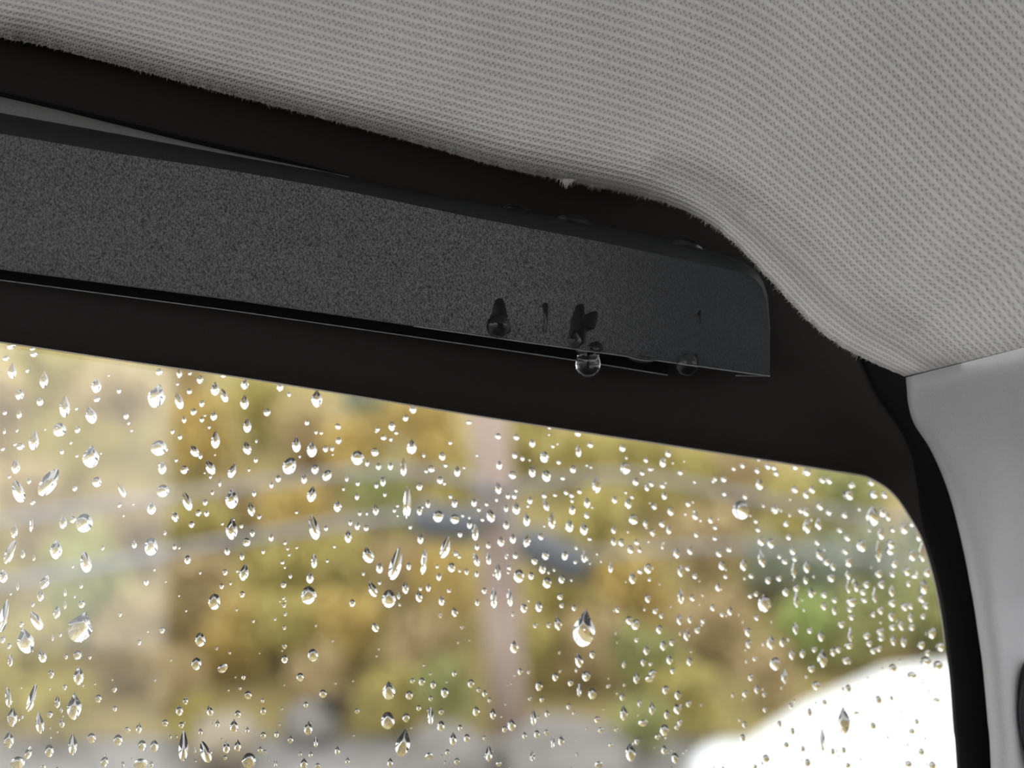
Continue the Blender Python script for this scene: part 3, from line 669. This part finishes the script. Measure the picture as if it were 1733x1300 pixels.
def hang_drop(x, y, rpx, label, neck=True, d=SD - 0.0006):
    c = on(x, y, d); s_ = (c - CAMP).y / F; r = rpx * s_
    # a lathe: round belly with a neck that widens where it clings to the edge above
    prof = [(0.0, -1.0), (0.28, -0.96), (0.54, -0.84), (0.76, -0.65), (0.92, -0.39), (1.0, -0.08), (0.98, 0.22), (0.90, 0.5)]
    prof += [(0.86, 0.75), (0.92, 1.0), (1.06, 1.2), (0.6, 1.28), (0.0, 1.3)] if neck else [(0.72, 0.72), (0.4, 0.92), (0.0, 1.0)]
    seg = 32; rows = []
    for a, b in prof:
        rows.append([GU * (a * r * math.cos(2 * math.pi * k / seg)) + GN * (a * r * 0.85 * math.sin(2 * math.pi * k / seg)) + Vector((0, 0, 1)) * (b * r) for k in range(seg)])
    v, f = grid(rows, True)
    o = pydata('water_drop', v, f, M_WATER); o.location = c
    bm = bmesh.new(); bm.from_mesh(o.data); bmesh.ops.remove_doubles(bm, verts=bm.verts, dist=1e-7); bmesh.ops.recalc_face_normals(bm, faces=bm.faces); bm.to_mesh(o.data); bm.free()
    return tag(o, label, 'water drop', 'drops on the charcoal strip')
def bow_drop(x, y, w, h, slope, label, d=SD - 0.0005):
    c = on(x, y, d); s_ = (c - CAMP).y / F; rows = []
    A = math.radians(slope); ux = (GU * math.cos(A) + GV * math.sin(A)); uy = (GV * math.cos(A) - GU * math.sin(A))
    for i in range(9):
        a = math.pi / 2 * i / 8
        rows.append([ux * (w / 2 * s_ * math.cos(t) * max(0.001, math.cos(a))) + GN * (0.0022 * math.sin(t) * max(0.001, math.cos(a))) - uy * (h * s_ * math.sin(a)) for t in [2 * math.pi * k / 28 for k in range(28)]])
    v, f = grid(rows, True); f.append(tuple(range(28)))
    o = pydata('water_drop', v, f, M_WATER); o.location = c
    bm = bmesh.new(); bm.from_mesh(o.data); bmesh.ops.recalc_face_normals(bm, faces=bm.faces); bm.to_mesh(o.data); bm.free()
    return tag(o, label, 'water drop', 'drops on the charcoal strip')
a = hang_drop(843, 552, 20, 'round water drop at the foot of the leftmost dark wet mark on the strip', False, SD + 0.0007)
w = px_patch([(838, 506), (851, 504), (857, 520), (860, 540), (865, 562), (845, 572), (825, 562), (826, 545), (832, 525)], SD, M_WET, 'wet_streak'); keep(w, a)
tag(w, 'dark wet mark above the drop')
a = face_drop(922, 548, 8, 38, 's', -4, 'thin curved water trickle between the two dark wet marks on the strip')
w = px_patch([(918, 514), (927, 513), (928, 530), (925, 560), (918, 562), (920, 535)], SD, M_WET, 'wet_streak'); keep(w, a); tag(w, 'small dark wet spot')
a = face_drop(972, 574, 24, 30, 't', 6, 'small water drop sitting on the strip just above the big hanging drop')
w = px_patch([(975, 516), (988, 513), (990, 530), (1004, 526), (1013, 530), (1008, 556), (996, 562), (990, 580), (976, 590), (962, 584), (963, 555), (967, 535)], SD, M_WET, 'wet_streak'); keep(w, a)
tag(w, 'broad dark wet mark above the drop')
w = px_patch([(994, 586), (1005, 578), (1016, 580), (1021, 592), (1008, 596)], SD, M_WET, 'wet_streak'); keep(w, a)
hang_drop(995, 617, 22, 'big clear water drop hanging from the lower edge of the charcoal strip')
bow_drop(1085, 603, 54, 11, -8, 'flat bow-shaped water drop under the lower edge of the strip')
a = hang_drop(1163, 617, 20, 'half-round hanging water drop nearest the rounded end of the strip', False)
w = px_patch([(1170, 612), (1176, 600), (1182, 602), (1180, 616)], SD, M_WET, 'wet_streak'); keep(w, a)
w = px_patch([(1180, 532), (1186, 524), (1188, 532), (1186, 546), (1182, 546)], SD, M_WET, 'wet_streak'); keep(w, a); tag(w, 'small dark wet fleck higher up')
for x, y, w_, h_, t in [(972, 372, 62, 14, 'long low water bead on the upper edge of the strip, above the wet marks'),
                        (1163, 414, 58, 16, 'low water bead on the upper edge near the rounded end of the strip'),
                        (872, 353, 50, 9, 'flattest water bead on the upper edge of the strip, left of the longer bead')]:
    c = on(x, y, SD - 0.0036); s_ = (c - CAMP).y / F; rows = []
    ax = (GU * math.cos(-.19) + GV * math.sin(-.19)); ay = GV * math.cos(-.19) - GU * math.sin(-.19)
    for i in range(7):
        a_ = math.pi / 2 * i / 6
        rows.append([ax * (w_ / 2 * s_ * math.cos(q) * max(.001, math.cos(a_))) + GN * (.0012 * math.sin(q) * max(.001, math.cos(a_))) + ay * (h_ * s_ * (math.sin(a_) - .4)) for q in [2 * math.pi * k / 24 for k in range(24)]])
    v, f = grid(rows, True); f.append(tuple(range(24)))
    o = pydata('water_drop', v, f, M_WATER); o.location = c
    bm = bmesh.new(); bm.from_mesh(o.data); bmesh.ops.recalc_face_normals(bm, faces=bm.faces); bm.to_mesh(o.data); bm.free()
    tag(o, t, 'water drop', 'drops on the charcoal strip')

# ---------------------------------------------------------------- rest of the cabin (behind the lens)
M_CARPET = plain('dark_cabin_lining', (0.03, 0.03, 0.032), 0.9, 0.2, 60, 0.3)
def box(name, x0, x1, y0, y1, z0, z1, mat, parent=None):
    v = [(x, y, z) for x in (x0, x1) for y in (y0, y1) for z in (z0, z1)]
    f = [(0, 1, 3, 2), (4, 6, 7, 5), (0, 4, 5, 1), (2, 3, 7, 6), (0, 2, 6, 4), (1, 5, 7, 3)]
    return pydata(name, [Vector(p) for p in v], f, mat, parent, False)
tag(box('floor', -0.9, 1.7, -1.25, 0.2, 0.30, 0.36, M_CARPET), 'dark carpeted car floor below the window', kind='structure')
tag(box('right_light_block', 1.2, 1.28, -1.35, 0.5, 0.30, 0.95, M_CARPET), 'added dark wall blocking low light at the right end of the cabin', kind='structure')  # unseen; added to shape light from the right, left open above
tag(box('left_light_block', -1.0, -0.92, -1.4, 0.4, 1.62, 1.95, M_CARPET), 'added dark light block above the open left end of the cabin', kind='structure')  # unseen; added to stop sky light leaking in over the headliner
p_ = on(286, 900, 0); r_ = ray(286, 900).normalized(); r_ = r_ - GN * (2 * r_.dot(GN)); XM = (p_ + r_ * ((-1.25 - p_.y) / r_.y)).x   # its edge is what the glass mirrors
tag(box('wall_opposite', XM, 1.7, -1.35, -1.25, 0.30, 1.75, M_CARPET), 'dark lining of the far cabin side', kind='structure')
# door below the window
v = [on(-900, 1760, 0.004), on(1800, 1760, 0.004)]; v += [Vector((p.x, p.y, 0.34)) for p in v]; v2 = [p + Vector((0.02, 0.07, 0)) for p in v]
dw = pydata('wall_window', v + v2, [(0, 1, 3, 2), (4, 6, 7, 5), (0, 4, 5, 1)], M_FRAME, None, False); tag(dw, 'dark door lining under the window', kind='structure')

# ---------------------------------------------------------------- outdoors
M_ROAD = plain('wet_grey_asphalt', (0.20, 0.19, 0.185), 0.45, 0.4, 6, 0.25)
M_BANK = None
b = NB('autumn_bank')
n1 = b.noise(0.55, 4, b.obj(), 0.55)
c = b.ramp(n1, [(0.30, (0.19, 0.165, 0.065)), (0.45, (0.26, 0.21, 0.085)), (0.58, (0.28, 0.21, 0.10)), (0.72, (0.20, 0.185, 0.075))])
b.bsdf(c, 0.9, 0.1); M_BANK = b.m
g = pydata('floor_outside', [Vector((-120, -120, -0.002)), Vector((120, -120, -0.002)), Vector((120, 120, -0.002)), Vector((-120, 120, -0.002))], [(0, 1, 2, 3)], M_ROAD, None, False)
g.name = 'ground'; tag(g, 'wet grey asphalt outside the car', kind='structure')
def bank_z(x, y):
    t = max(0.0, y - 4.6 - 0.25 * math.sin(x * 0.6))
    t = min(t, 9.5 + 0.12 * max(0, t - 9.5))
    return 0.27 * t + 0.10 * noise.noise(Vector((x * .5, y * .5, 0))) * min(1, t) + 0.001
rows = []
yy = [4.2 + 0.35 * k for k in range(34)] + [16.2 + 1.5 * k for k in range(20)]
for y in yy: rows.append([Vector((-22 + 0.9 * k, y, bank_z(-22 + 0.9 * k, y))) for k in range(56)])
v, f = grid(rows); tag(pydata('hillside', v, f, M_BANK), 'blurred autumn hillside behind the window', kind='structure')

FOL = {'ochre': mat_foliage('ochre_leaves', (0.474, 0.346, 0.113), (0.541, 0.406, 0.153)),
       'olive': mat_foliage('olive_leaves', (0.408, 0.339, 0.113), (0.474, 0.399, 0.146)),
       'green': mat_foliage('green_leaves', (0.294, 0.307, 0.116), (0.369, 0.374, 0.158)),
       'brown': mat_foliage('brown_leaves', (0.441, 0.332, 0.173), (0.501, 0.386, 0.213)),
       'bright': mat_foliage('bright_green_leaves', (0.327, 0.399, 0.125), (0.402, 0.475, 0.175)),
       'bluegreen': mat_foliage('grey_green_leaves', (0.277, 0.299, 0.208), (0.336, 0.358, 0.267)),
       'dark': mat_foliage('dark_twigs', (0.06, 0.05, 0.04), (0.09, 0.075, 0.062))}
M_BARK = plain('grey_brown_bark', (0.12, 0.09, 0.065), 0.9, 0.1, 9, 0.3)
def crown_mesh(seed, n=620):
    r = random.Random(seed); v, f = [], []
    lumps = [(Vector((r.uniform(-.45, .45), r.uniform(-.45, .45), r.uniform(-.4, .5))), r.uniform(.38, .6)) for _ in range(7)]
    for _ in range(n):
        c, rad = r.choice(lumps)
        d = Vector((r.gauss(0, 1), r.gauss(0, 1), r.gauss(0, 1))).normalized()
        p = c + d * rad * r.uniform(.55, 1.0)
        nrm = (d + Vector((r.gauss(0, .6), r.gauss(0, .6), r.gauss(0, .6)))).normalized()
        a = nrm.orthogonal().normalized(); bb = nrm.cross(a); s = r.uniform(.06, .12)
        k = len(v); v += [p + a * s * 1.6, p + bb * s * .7, p - a * s * 1.2, p - bb * s * .7]; f.append((k, k + 1, k + 2, k + 3))
    me = bpy.data.meshes.new('crown'); me.from_pydata([tuple(p) for p in v], [], f); me.update(); me.materials.append(M_BARK); return me
CROWNS = [crown_mesh(100 + k) for k in range(5)]
tv, tf2 = [], []
for k, (a0, a1) in enumerate([(Vector((0, 0, -1.3)), Vector((0.03, 0, 0.2))), (Vector((0, 0, -.5)), Vector((.45, .1, .3))), (Vector((0, 0, -.4)), Vector((-.4, -.15, .35))), (Vector((0, 0, -.2)), Vector((.05, .3, .55)))]):
    q, w = tube([a0, (a0 + a1) / 2 + Vector((.03, 0, 0)), a1], .075 if k == 0 else .04, 6, .03 if k == 0 else .012)
    bse = len(tv); tv += q; tf2 += [tuple(bse + i for i in fc) for fc in w]
TR = bpy.data.meshes.new('trunk'); TR.from_pydata([tuple(p) for p in tv], [], tf2); TR.materials.append(M_BARK)
def hit_bank(px, py):
    r = ray(px, py); y = 3.0
    while y < 40:
        p = CAMP + r * y
        if p.z <= bank_z(p.x, p.y): return p
        y += 0.05
    return CAMP + r * 14.0
def shrub(px, py, rpx, col, label, dist=None, group='blurred shrubs and trees on the hillside', squash=1.0):
    """crown centred on this line of sight, standing on the bank"""
    low = hit_bank(px, py + rpx * 0.9) if dist is None else CAMP + ray(px, py) * dist
    y = low.y
    c = at(px, py, y); R = rpx * y / F
    gz = bank_z(c.x, c.y) if c.y > 4.4 else 0.0
    t = empty('shrub', Vector((c.x, c.y, gz)))
    cr = bpy.data.objects.new('crown', random.choice(CROWNS)); C.objects.link(cr); cr.parent = t
    cr.material_slots[0].link = 'OBJECT'; cr.material_slots[0].material = FOL[col]
    cr.location = (0, 0, max(0.55 * R, c.z - gz)); cr.scale = (R * 1.0, R * 0.9, R * squash); cr.rotation_euler = (0, 0, random.uniform(0, 6.28))
    tk = bpy.data.objects.new('trunk', TR); C.objects.link(tk); tk.parent = t
    hz = max(0.55 * R, c.z - gz); tk.location = (0, 0, hz); tk.scale = (R * .8, R * .8, hz / 1.3)
    tag(t, label, 'shrub', group); return t
SH = [(60, 640, 110, 'olive'), (190, 690, 100, 'brown'), (120, 780, 100, 'olive'), (40, 860, 110, 'brown'), (130, 1000, 120, 'green'), (30, 1120, 110, 'olive'), (210, 1080, 90, 'brown'),
      (240, 880, 90, 'brown'), (90, 1190, 80, 'olive'), (-60, 720, 130, 'brown'), (-60, 950, 120, 'olive'),
      (335, 730, 85, 'ochre'), (430, 690, 80, 'olive'), (320, 640, 60, 'brown'), (520, 740, 85, 'brown'), (610, 770, 80, 'ochre'), (640, 690, 75, 'bluegreen'), (720, 730, 90, 'ochre'), (330, 900, 80, 'olive'),
      (400, 860, 80, 'brown'), (500, 880, 90, 'ochre'), (330, 1000, 90, 'brown'), (440, 970, 95, 'olive'), (560, 960, 90, 'olive'), (600, 1060, 95, 'ochre'), (480, 1070, 90, 'olive'), (380, 1080, 80, 'ochre'),
      (680, 970, 80, 'brown'), (700, 1090, 90, 'brown'), (760, 1000, 90, 'ochre'), (640, 850, 90, 'green'), (770, 830, 80, 'olive'), (320, 1150, 70, 'brown'), (320, 1220, 60, 'olive'), (540, 1150, 70, 'brown'), (660, 1180, 70, 'olive'), (740, 1170, 80, 'green'),
      (900, 730, 80, 'olive'), (970, 770, 80, 'olive'), (1080, 790, 100, 'olive'), (1180, 820, 90, 'olive'), (1000, 900, 95, 'olive'), (930, 1010, 95, 'olive'), (1060, 1000, 100, 'ochre'), (1000, 1100, 90, 'brown'),
      (1100, 1110, 80, 'green'), (900, 1110, 80, 'olive'), (1180, 930, 95, 'brown'), (1270, 800, 90, 'brown'), (1200, 1050, 90, 'brown'), (1290, 1140, 70, 'brown'), (1160, 1180, 80, 'olive'), (1080, 1220, 70, 'green'),
      (1440, 850, 90, 'green'), (1340, 870, 90, 'olive'), (1380, 960, 90, 'bluegreen'), (1480, 960, 90, 'bluegreen'), (1370, 1050, 80, 'bright'), (1470, 1060, 90, 'green'), (1560, 1030, 90, 'green'), (1300, 960, 80, 'bluegreen'),
      (1570, 920, 90, 'bluegreen'), (1660, 900, 120, 'olive'), (1660, 1060, 110, 'green')]
CN = {'ochre': 'ochre-yellow', 'olive': 'olive-yellow', 'green': 'mid-green', 'brown': 'tan-brown', 'dark': 'dark', 'bright': 'bright lime-green', 'bluegreen': 'grey-green'}
def szone(px):
    return 'behind the hazy strip' if px < 285 else 'left of the pole' if px < 790 else 'right of the pole' if px < 1250 else 'behind the right window corner'
byk = {}
for s_ in sorted(SH):
    py_ = s_[1]; byk.setdefault((s_[3], szone(s_[0]), 'high up' if py_ < 800 else 'half way up' if py_ < 1000 else 'low down'), []).append(s_)
for s_ in SH:
    px, py, r_, col = s_; k = (col, szone(px), 'high up' if py < 800 else 'half way up' if py < 1000 else 'low down'); L = byk[k]; r = L.index(s_); n = len(L)
    pre = '' if n == 1 else ('left one of two ' if r == 0 else 'right one of two ') if n == 2 else 'leftmost of ' if r == 0 else 'rightmost of ' if r == n - 1 else ORD[r] + ' from left of '
    shrub(px, py, r_, col, f'{pre}{CN[col]} bank shrub{"s" if n > 1 else ""} {k[2]}, {k[1]}')
shrub(430, 1160, 66, 'dark', 'dark bare patch of shrub left of the pale boulder', 4.9, squash=1.1)
shrub(565, 1285, 45, 'dark', 'low dark shrub at the window bottom below the pale boulder', 4.3)
shrub(650, 1290, 45, 'dark', 'low dark shrub at the window bottom between boulder and pole', 4.3)
shrub(945, 1175, 40, 'dark', 'dark green patch of shrub right beside the foot of the pole', 4.9)

# boulders at the foot of the bank
def boulder(px, py, rpx, dist, mat, label, sq=0.8):
    c = at(px, py, dist); R = rpx * dist / F; bm = bmesh.new(); bmesh.ops.create_icosphere(bm, subdivisions=4, radius=1)
    sd = Vector((px * .01, py * .01, 0))
    for vt in bm.verts:
        k = 1 + 0.35 * noise.noise(vt.co * 1.3 + sd) + 0.10 * noise.noise(vt.co * 4 + sd)
        vt.co = Vector((vt.co.x * R * k, vt.co.y * R * k, vt.co.z * R * sq * k))
    o = bmobj('boulder', bm, mat); o.location = c; tag(o, label, 'boulder', 'boulders at the foot of the bank'); return o
M_ROCK = plain('pale_boulder_stone', (0.185, 0.172, 0.16), 0.8, 0.2, 5, 0.25, 0.02)
M_ROCK2 = plain('tan_boulder_stone', (0.27, 0.23, 0.17), 0.8, 0.2, 5, 0.25, 0.02)
boulder(522, 1228, 42, 4.15, M_ROCK, 'blurred pale boulder low in the window left of the pole')
boulder(380, 1255, 58, 3.8, M_ROCK2, 'blurred tan boulder low in the window beside the hazy strip')
boulder(940, 1318, 120, 3.75, M_ROCK, 'broad blurred grey boulder at the window bottom right of the pole', .72)
boulder(755, 1310, 90, 3.7, M_ROCK, 'blurred grey boulder at the window bottom just left of the pole', .8)

# utility pole with its cables
M_POLE = plain('pinkish_weathered_pole', (0.41, 0.315, 0.265), 0.85, 0.2, 3, 0.12)
M_CABLE = plain('grey_cable', (0.26, 0.25, 0.255), 0.6, 0.3)
M_CASE = plain('dark_blue_splice_case', (0.105, 0.108, 0.118), 0.6, 0.3)
PD = 4.3
pole = empty('utility_pole', Vector((0, 0, 0)))
pb = at(868, 1290, PD); pt = at(818, 560, PD)
pole.location = Vector((pb.x, pb.y, bank_z(pb.x, pb.y)))
dirp = (pt - pb).normalized(); base = pole.location - dirp * 0.1
base = pb + dirp * ((pole.location.z - 0.1 - pb.z) / dirp.z)
v, f = tube([base + dirp * (0.5 * k) for k in range(15)], 0.076, 20, 0.068)
o = pydata('shaft', v, f, M_POLE); keep(o, pole)
top = base + dirp * 7.0
v, f = tube([top - dirp * .5 + Vector((-.8, 0, 0)), top - dirp * .5 + Vector((.8, 0, 0))], 0.04, 8)
o = pydata('crossarm', v, f, M_POLE); keep(o, pole)
for y_ in (835, 872):
    p = at(840, y_, PD - 0.09); v, f = tube([p + Vector((-.09, 0, 0)), p + Vector((.09, 0, 0))], 0.016, 8); o = pydata('clamp', v, f, M_CABLE); keep(o, pole)
tag(pole, 'blurred leaning pinkish utility pole behind the middle of the window', 'pole')
def cable(pts, r, label, y0=PD - 0.12, y1=PD - 0.12):
    n = len(pts); P = catmull([(x, y, 0) for x, y in pts], 40.0)
    path = [at(q.x, q.y, y0 + (y1 - y0) * i / (len(P) - 1)) for i, q in enumerate(P)]
    v, f = tube(path, r, 8); o = pydata('cable', v, f, M_CABLE); tag(o, label, 'cable', 'cables on the utility pole')
cable([(-500, 960), (-100, 895), (285, 842), (600, 800), (760, 805), (842, 832)], 0.015, 'upper blurred grey cable running left from the pole')
cable([(-500, 1110), (-100, 1010), (150, 962), (400, 915), (700, 872), (842, 868)], 0.018, 'lower blurred grey cable running left from the pole')
cable([(842, 832), (950, 812), (1080, 806), (1250, 838), (1450, 872), (1800, 905)], 0.013, 'upper blurred grey cable running right from the pole')
cable([(842, 868), (930, 935), (1060, 935), (1250, 925), (1450, 945), (1800, 1000)], 0.012, 'lower blurred grey cable sagging right from the pole')
def case(px, py, L, r, ang, label):
    c = at(px, py, PD - 0.2); a = Vector((math.cos(ang), 0, math.sin(ang)))
    path = [c + a * (L * q) for q in (-.52, -.5, -.42, -.3, 0, .3, .42, .5, .52)]
    rr = [.2, .45, .85, 1, 1, 1, .85, .45, .2]; rows = []
    for p, k in zip(path, rr): rows.append([p + Vector((0, 1, 0)) * (r * k * math.cos(w)) + Vector((-a.z, 0, a.x)) * (r * k * math.sin(w)) for w in [2 * math.pi * j / 16 for j in range(16)]])
    v, f = grid(rows, True); f += [tuple(range(16))[::-1], tuple(len(v) - 16 + j for j in range(16))]
    o = pydata('splice_case', v, f, M_CASE); tag(o, label, 'cable case', 'cases on the cables')
case(755, 885, 0.26, 0.066, -0.12, 'blurred dark blue-grey cable case just left of the pole')
case(935, 938, 0.28, 0.072, -0.45, 'blurred dark blue-grey cable case just right of the pole')

# white car parked alongside: only its bonnet rises above the lower edge of the picture
M_WHITE = plain('white_car_paint', (0.74, 0.74, 0.755), 0.3, 0.5)
M_CARGLASS = plain('dark_car_glass', (0.02, 0.025, 0.03), 0.05, 0.6)
M_TYRE = plain('black_tyre', (0.015, 0.015, 0.015), 0.8, 0.2); M_RIM = plain('silver_rim', (0.5, 0.5, 0.52), 0.3, 0.6)
M_LAMP = plain('clear_headlamp', (0.6, 0.62, 0.64), 0.1, 0.7)
car = empty('parked_car', Vector((2.4, 1.80, 0)))
NX0 = 0.27                                       # nose x
CY = 1.80
SEC = [(0.00, .12, .38, .58), (0.06, .27, .29, .63), (0.138, .40, .24, .675), (0.32, .60, .20, .735), (0.54, .80, .18, .775), (0.8, .87, .18, .79), (1.15, .89, .18, .80), (1.5, .90, .18, .85),
       (2.2, .90, .18, .90), (3.0, .90, .18, .92), (3.7, .88, .2, .92), (4.1, .84, .25, .90), (4.3, .76, .32, .82), (4.36, .58, .4, .68)]
rows = []
for X, hw, z0, z1 in SEC:
    r = []
    for k in range(25):
        a = math.pi * k / 24 - math.pi / 2      # superellipse half ring over the top, closed underneath
        cx, sy_ = math.sin(a), math.cos(a)
        e = 0.42
        r.append(Vector((NX0 + X, CY + hw * math.copysign(abs(cx) ** e, cx), z0 + (z1 - z0) * abs(sy_) ** 0.55 if abs(sy_) > 1e-6 else z0)))
    rows.append(r)
v, f = grid(rows); f += [tuple(range(25)), tuple(len(v) - 25 + k for k in range(25))[::-1]] + [((i + 1) * 25, i * 25, i * 25 + 24, (i + 1) * 25 + 24) for i in range(len(rows) - 1)]
body = pydata('body', v, f, M_WHITE); keep(body, car)
GS = [(1.35, .80, .74, .76), (1.8, .74, .78, 1.06), (2.2, .68, .8, 1.24), (2.8, .66, .8, 1.28), (3.4, .66, .8, 1.22), (3.8, .70, .8, 1.0), (4.05, .74, .8, .86)]
rows = []
for X, hw, z0, z1 in GS:
    rows.append([Vector((NX0 + X, CY + s * (.86 + (hw - .86) * q), z0 + (z1 - z0) * q)) for s, q in ((-1, 0), (-1, .5), (-1, .92), (-.8, 1.0), (0, 1.02), (.8, 1.0), (1, .92), (1, .5), (1, 0))])
v, f = grid(rows); o = pydata('greenhouse', v, f, M_CARGLASS); keep(o, car); tag(o, 'dark glass')
rf = [[p + Vector((0, 0, .012)) for p in r[2:7]] for r in rows[2:5]]
v, f = grid(rf); o = pydata('roof', v, f, M_WHITE); keep(o, car)
for X in (0.85, 3.45):
    for s in (-1, 1):
        c = Vector((NX0 + X, CY + s * .80, .32)); rws = []
        for r_, h_ in ((.20, -.1), (.30, -.11), (.325, -.07), (.325, .07), (.30, .11), (.20, .1)):
            rws.append([c + Vector((r_ * math.cos(w), s * h_ * 1.1, r_ * math.sin(w))) for w in [2 * math.pi * j / 28 for j in range(28)]])
        v, f = grid(rws, True); wh = pydata('wheel', v, f, M_TYRE); keep(wh, car)
        v, f = grid([[c + Vector((.20 * math.cos(w), s * .1, .20 * math.sin(w))) for w in [2 * math.pi * j / 20 for j in range(20)]], [c + Vector((.04 * math.cos(w), s * .07, .04 * math.sin(w))) for w in [2 * math.pi * j / 20 for j in range(20)]]], True)
        f.append(tuple(20 + j for j in range(20))); rm = pydata('rim', v, f, M_RIM); keep(rm, car)
for s in (-1, 1):
    bm = bmesh.new(); bmesh.ops.create_icosphere(bm, subdivisions=3, radius=1)
    for vt in bm.verts: vt.co = Vector((vt.co.x * .12, vt.co.y * .17, vt.co.z * .06))
    o = bmobj('headlamp', bm, M_LAMP); o.location = (NX0 + .20, CY + s * .40, .56); keep(o, car)
tag(car, 'blurred white car parked alongside, its bonnet low at the window right corner', 'car')

# unseen white wall, added for the window glass to mirror as a hazy strip
M_WALL = plain('haze_wall_white', (0.86, 0.85, 0.82), 0.9, 0.1, 2, 0.04)
tag(box('haze_reflector_wall', -9, 3.0, -4.4, -4.2, 0.0, 1.0, M_WALL), 'added unseen white wall mirrored faintly in the left of the window', kind='structure')
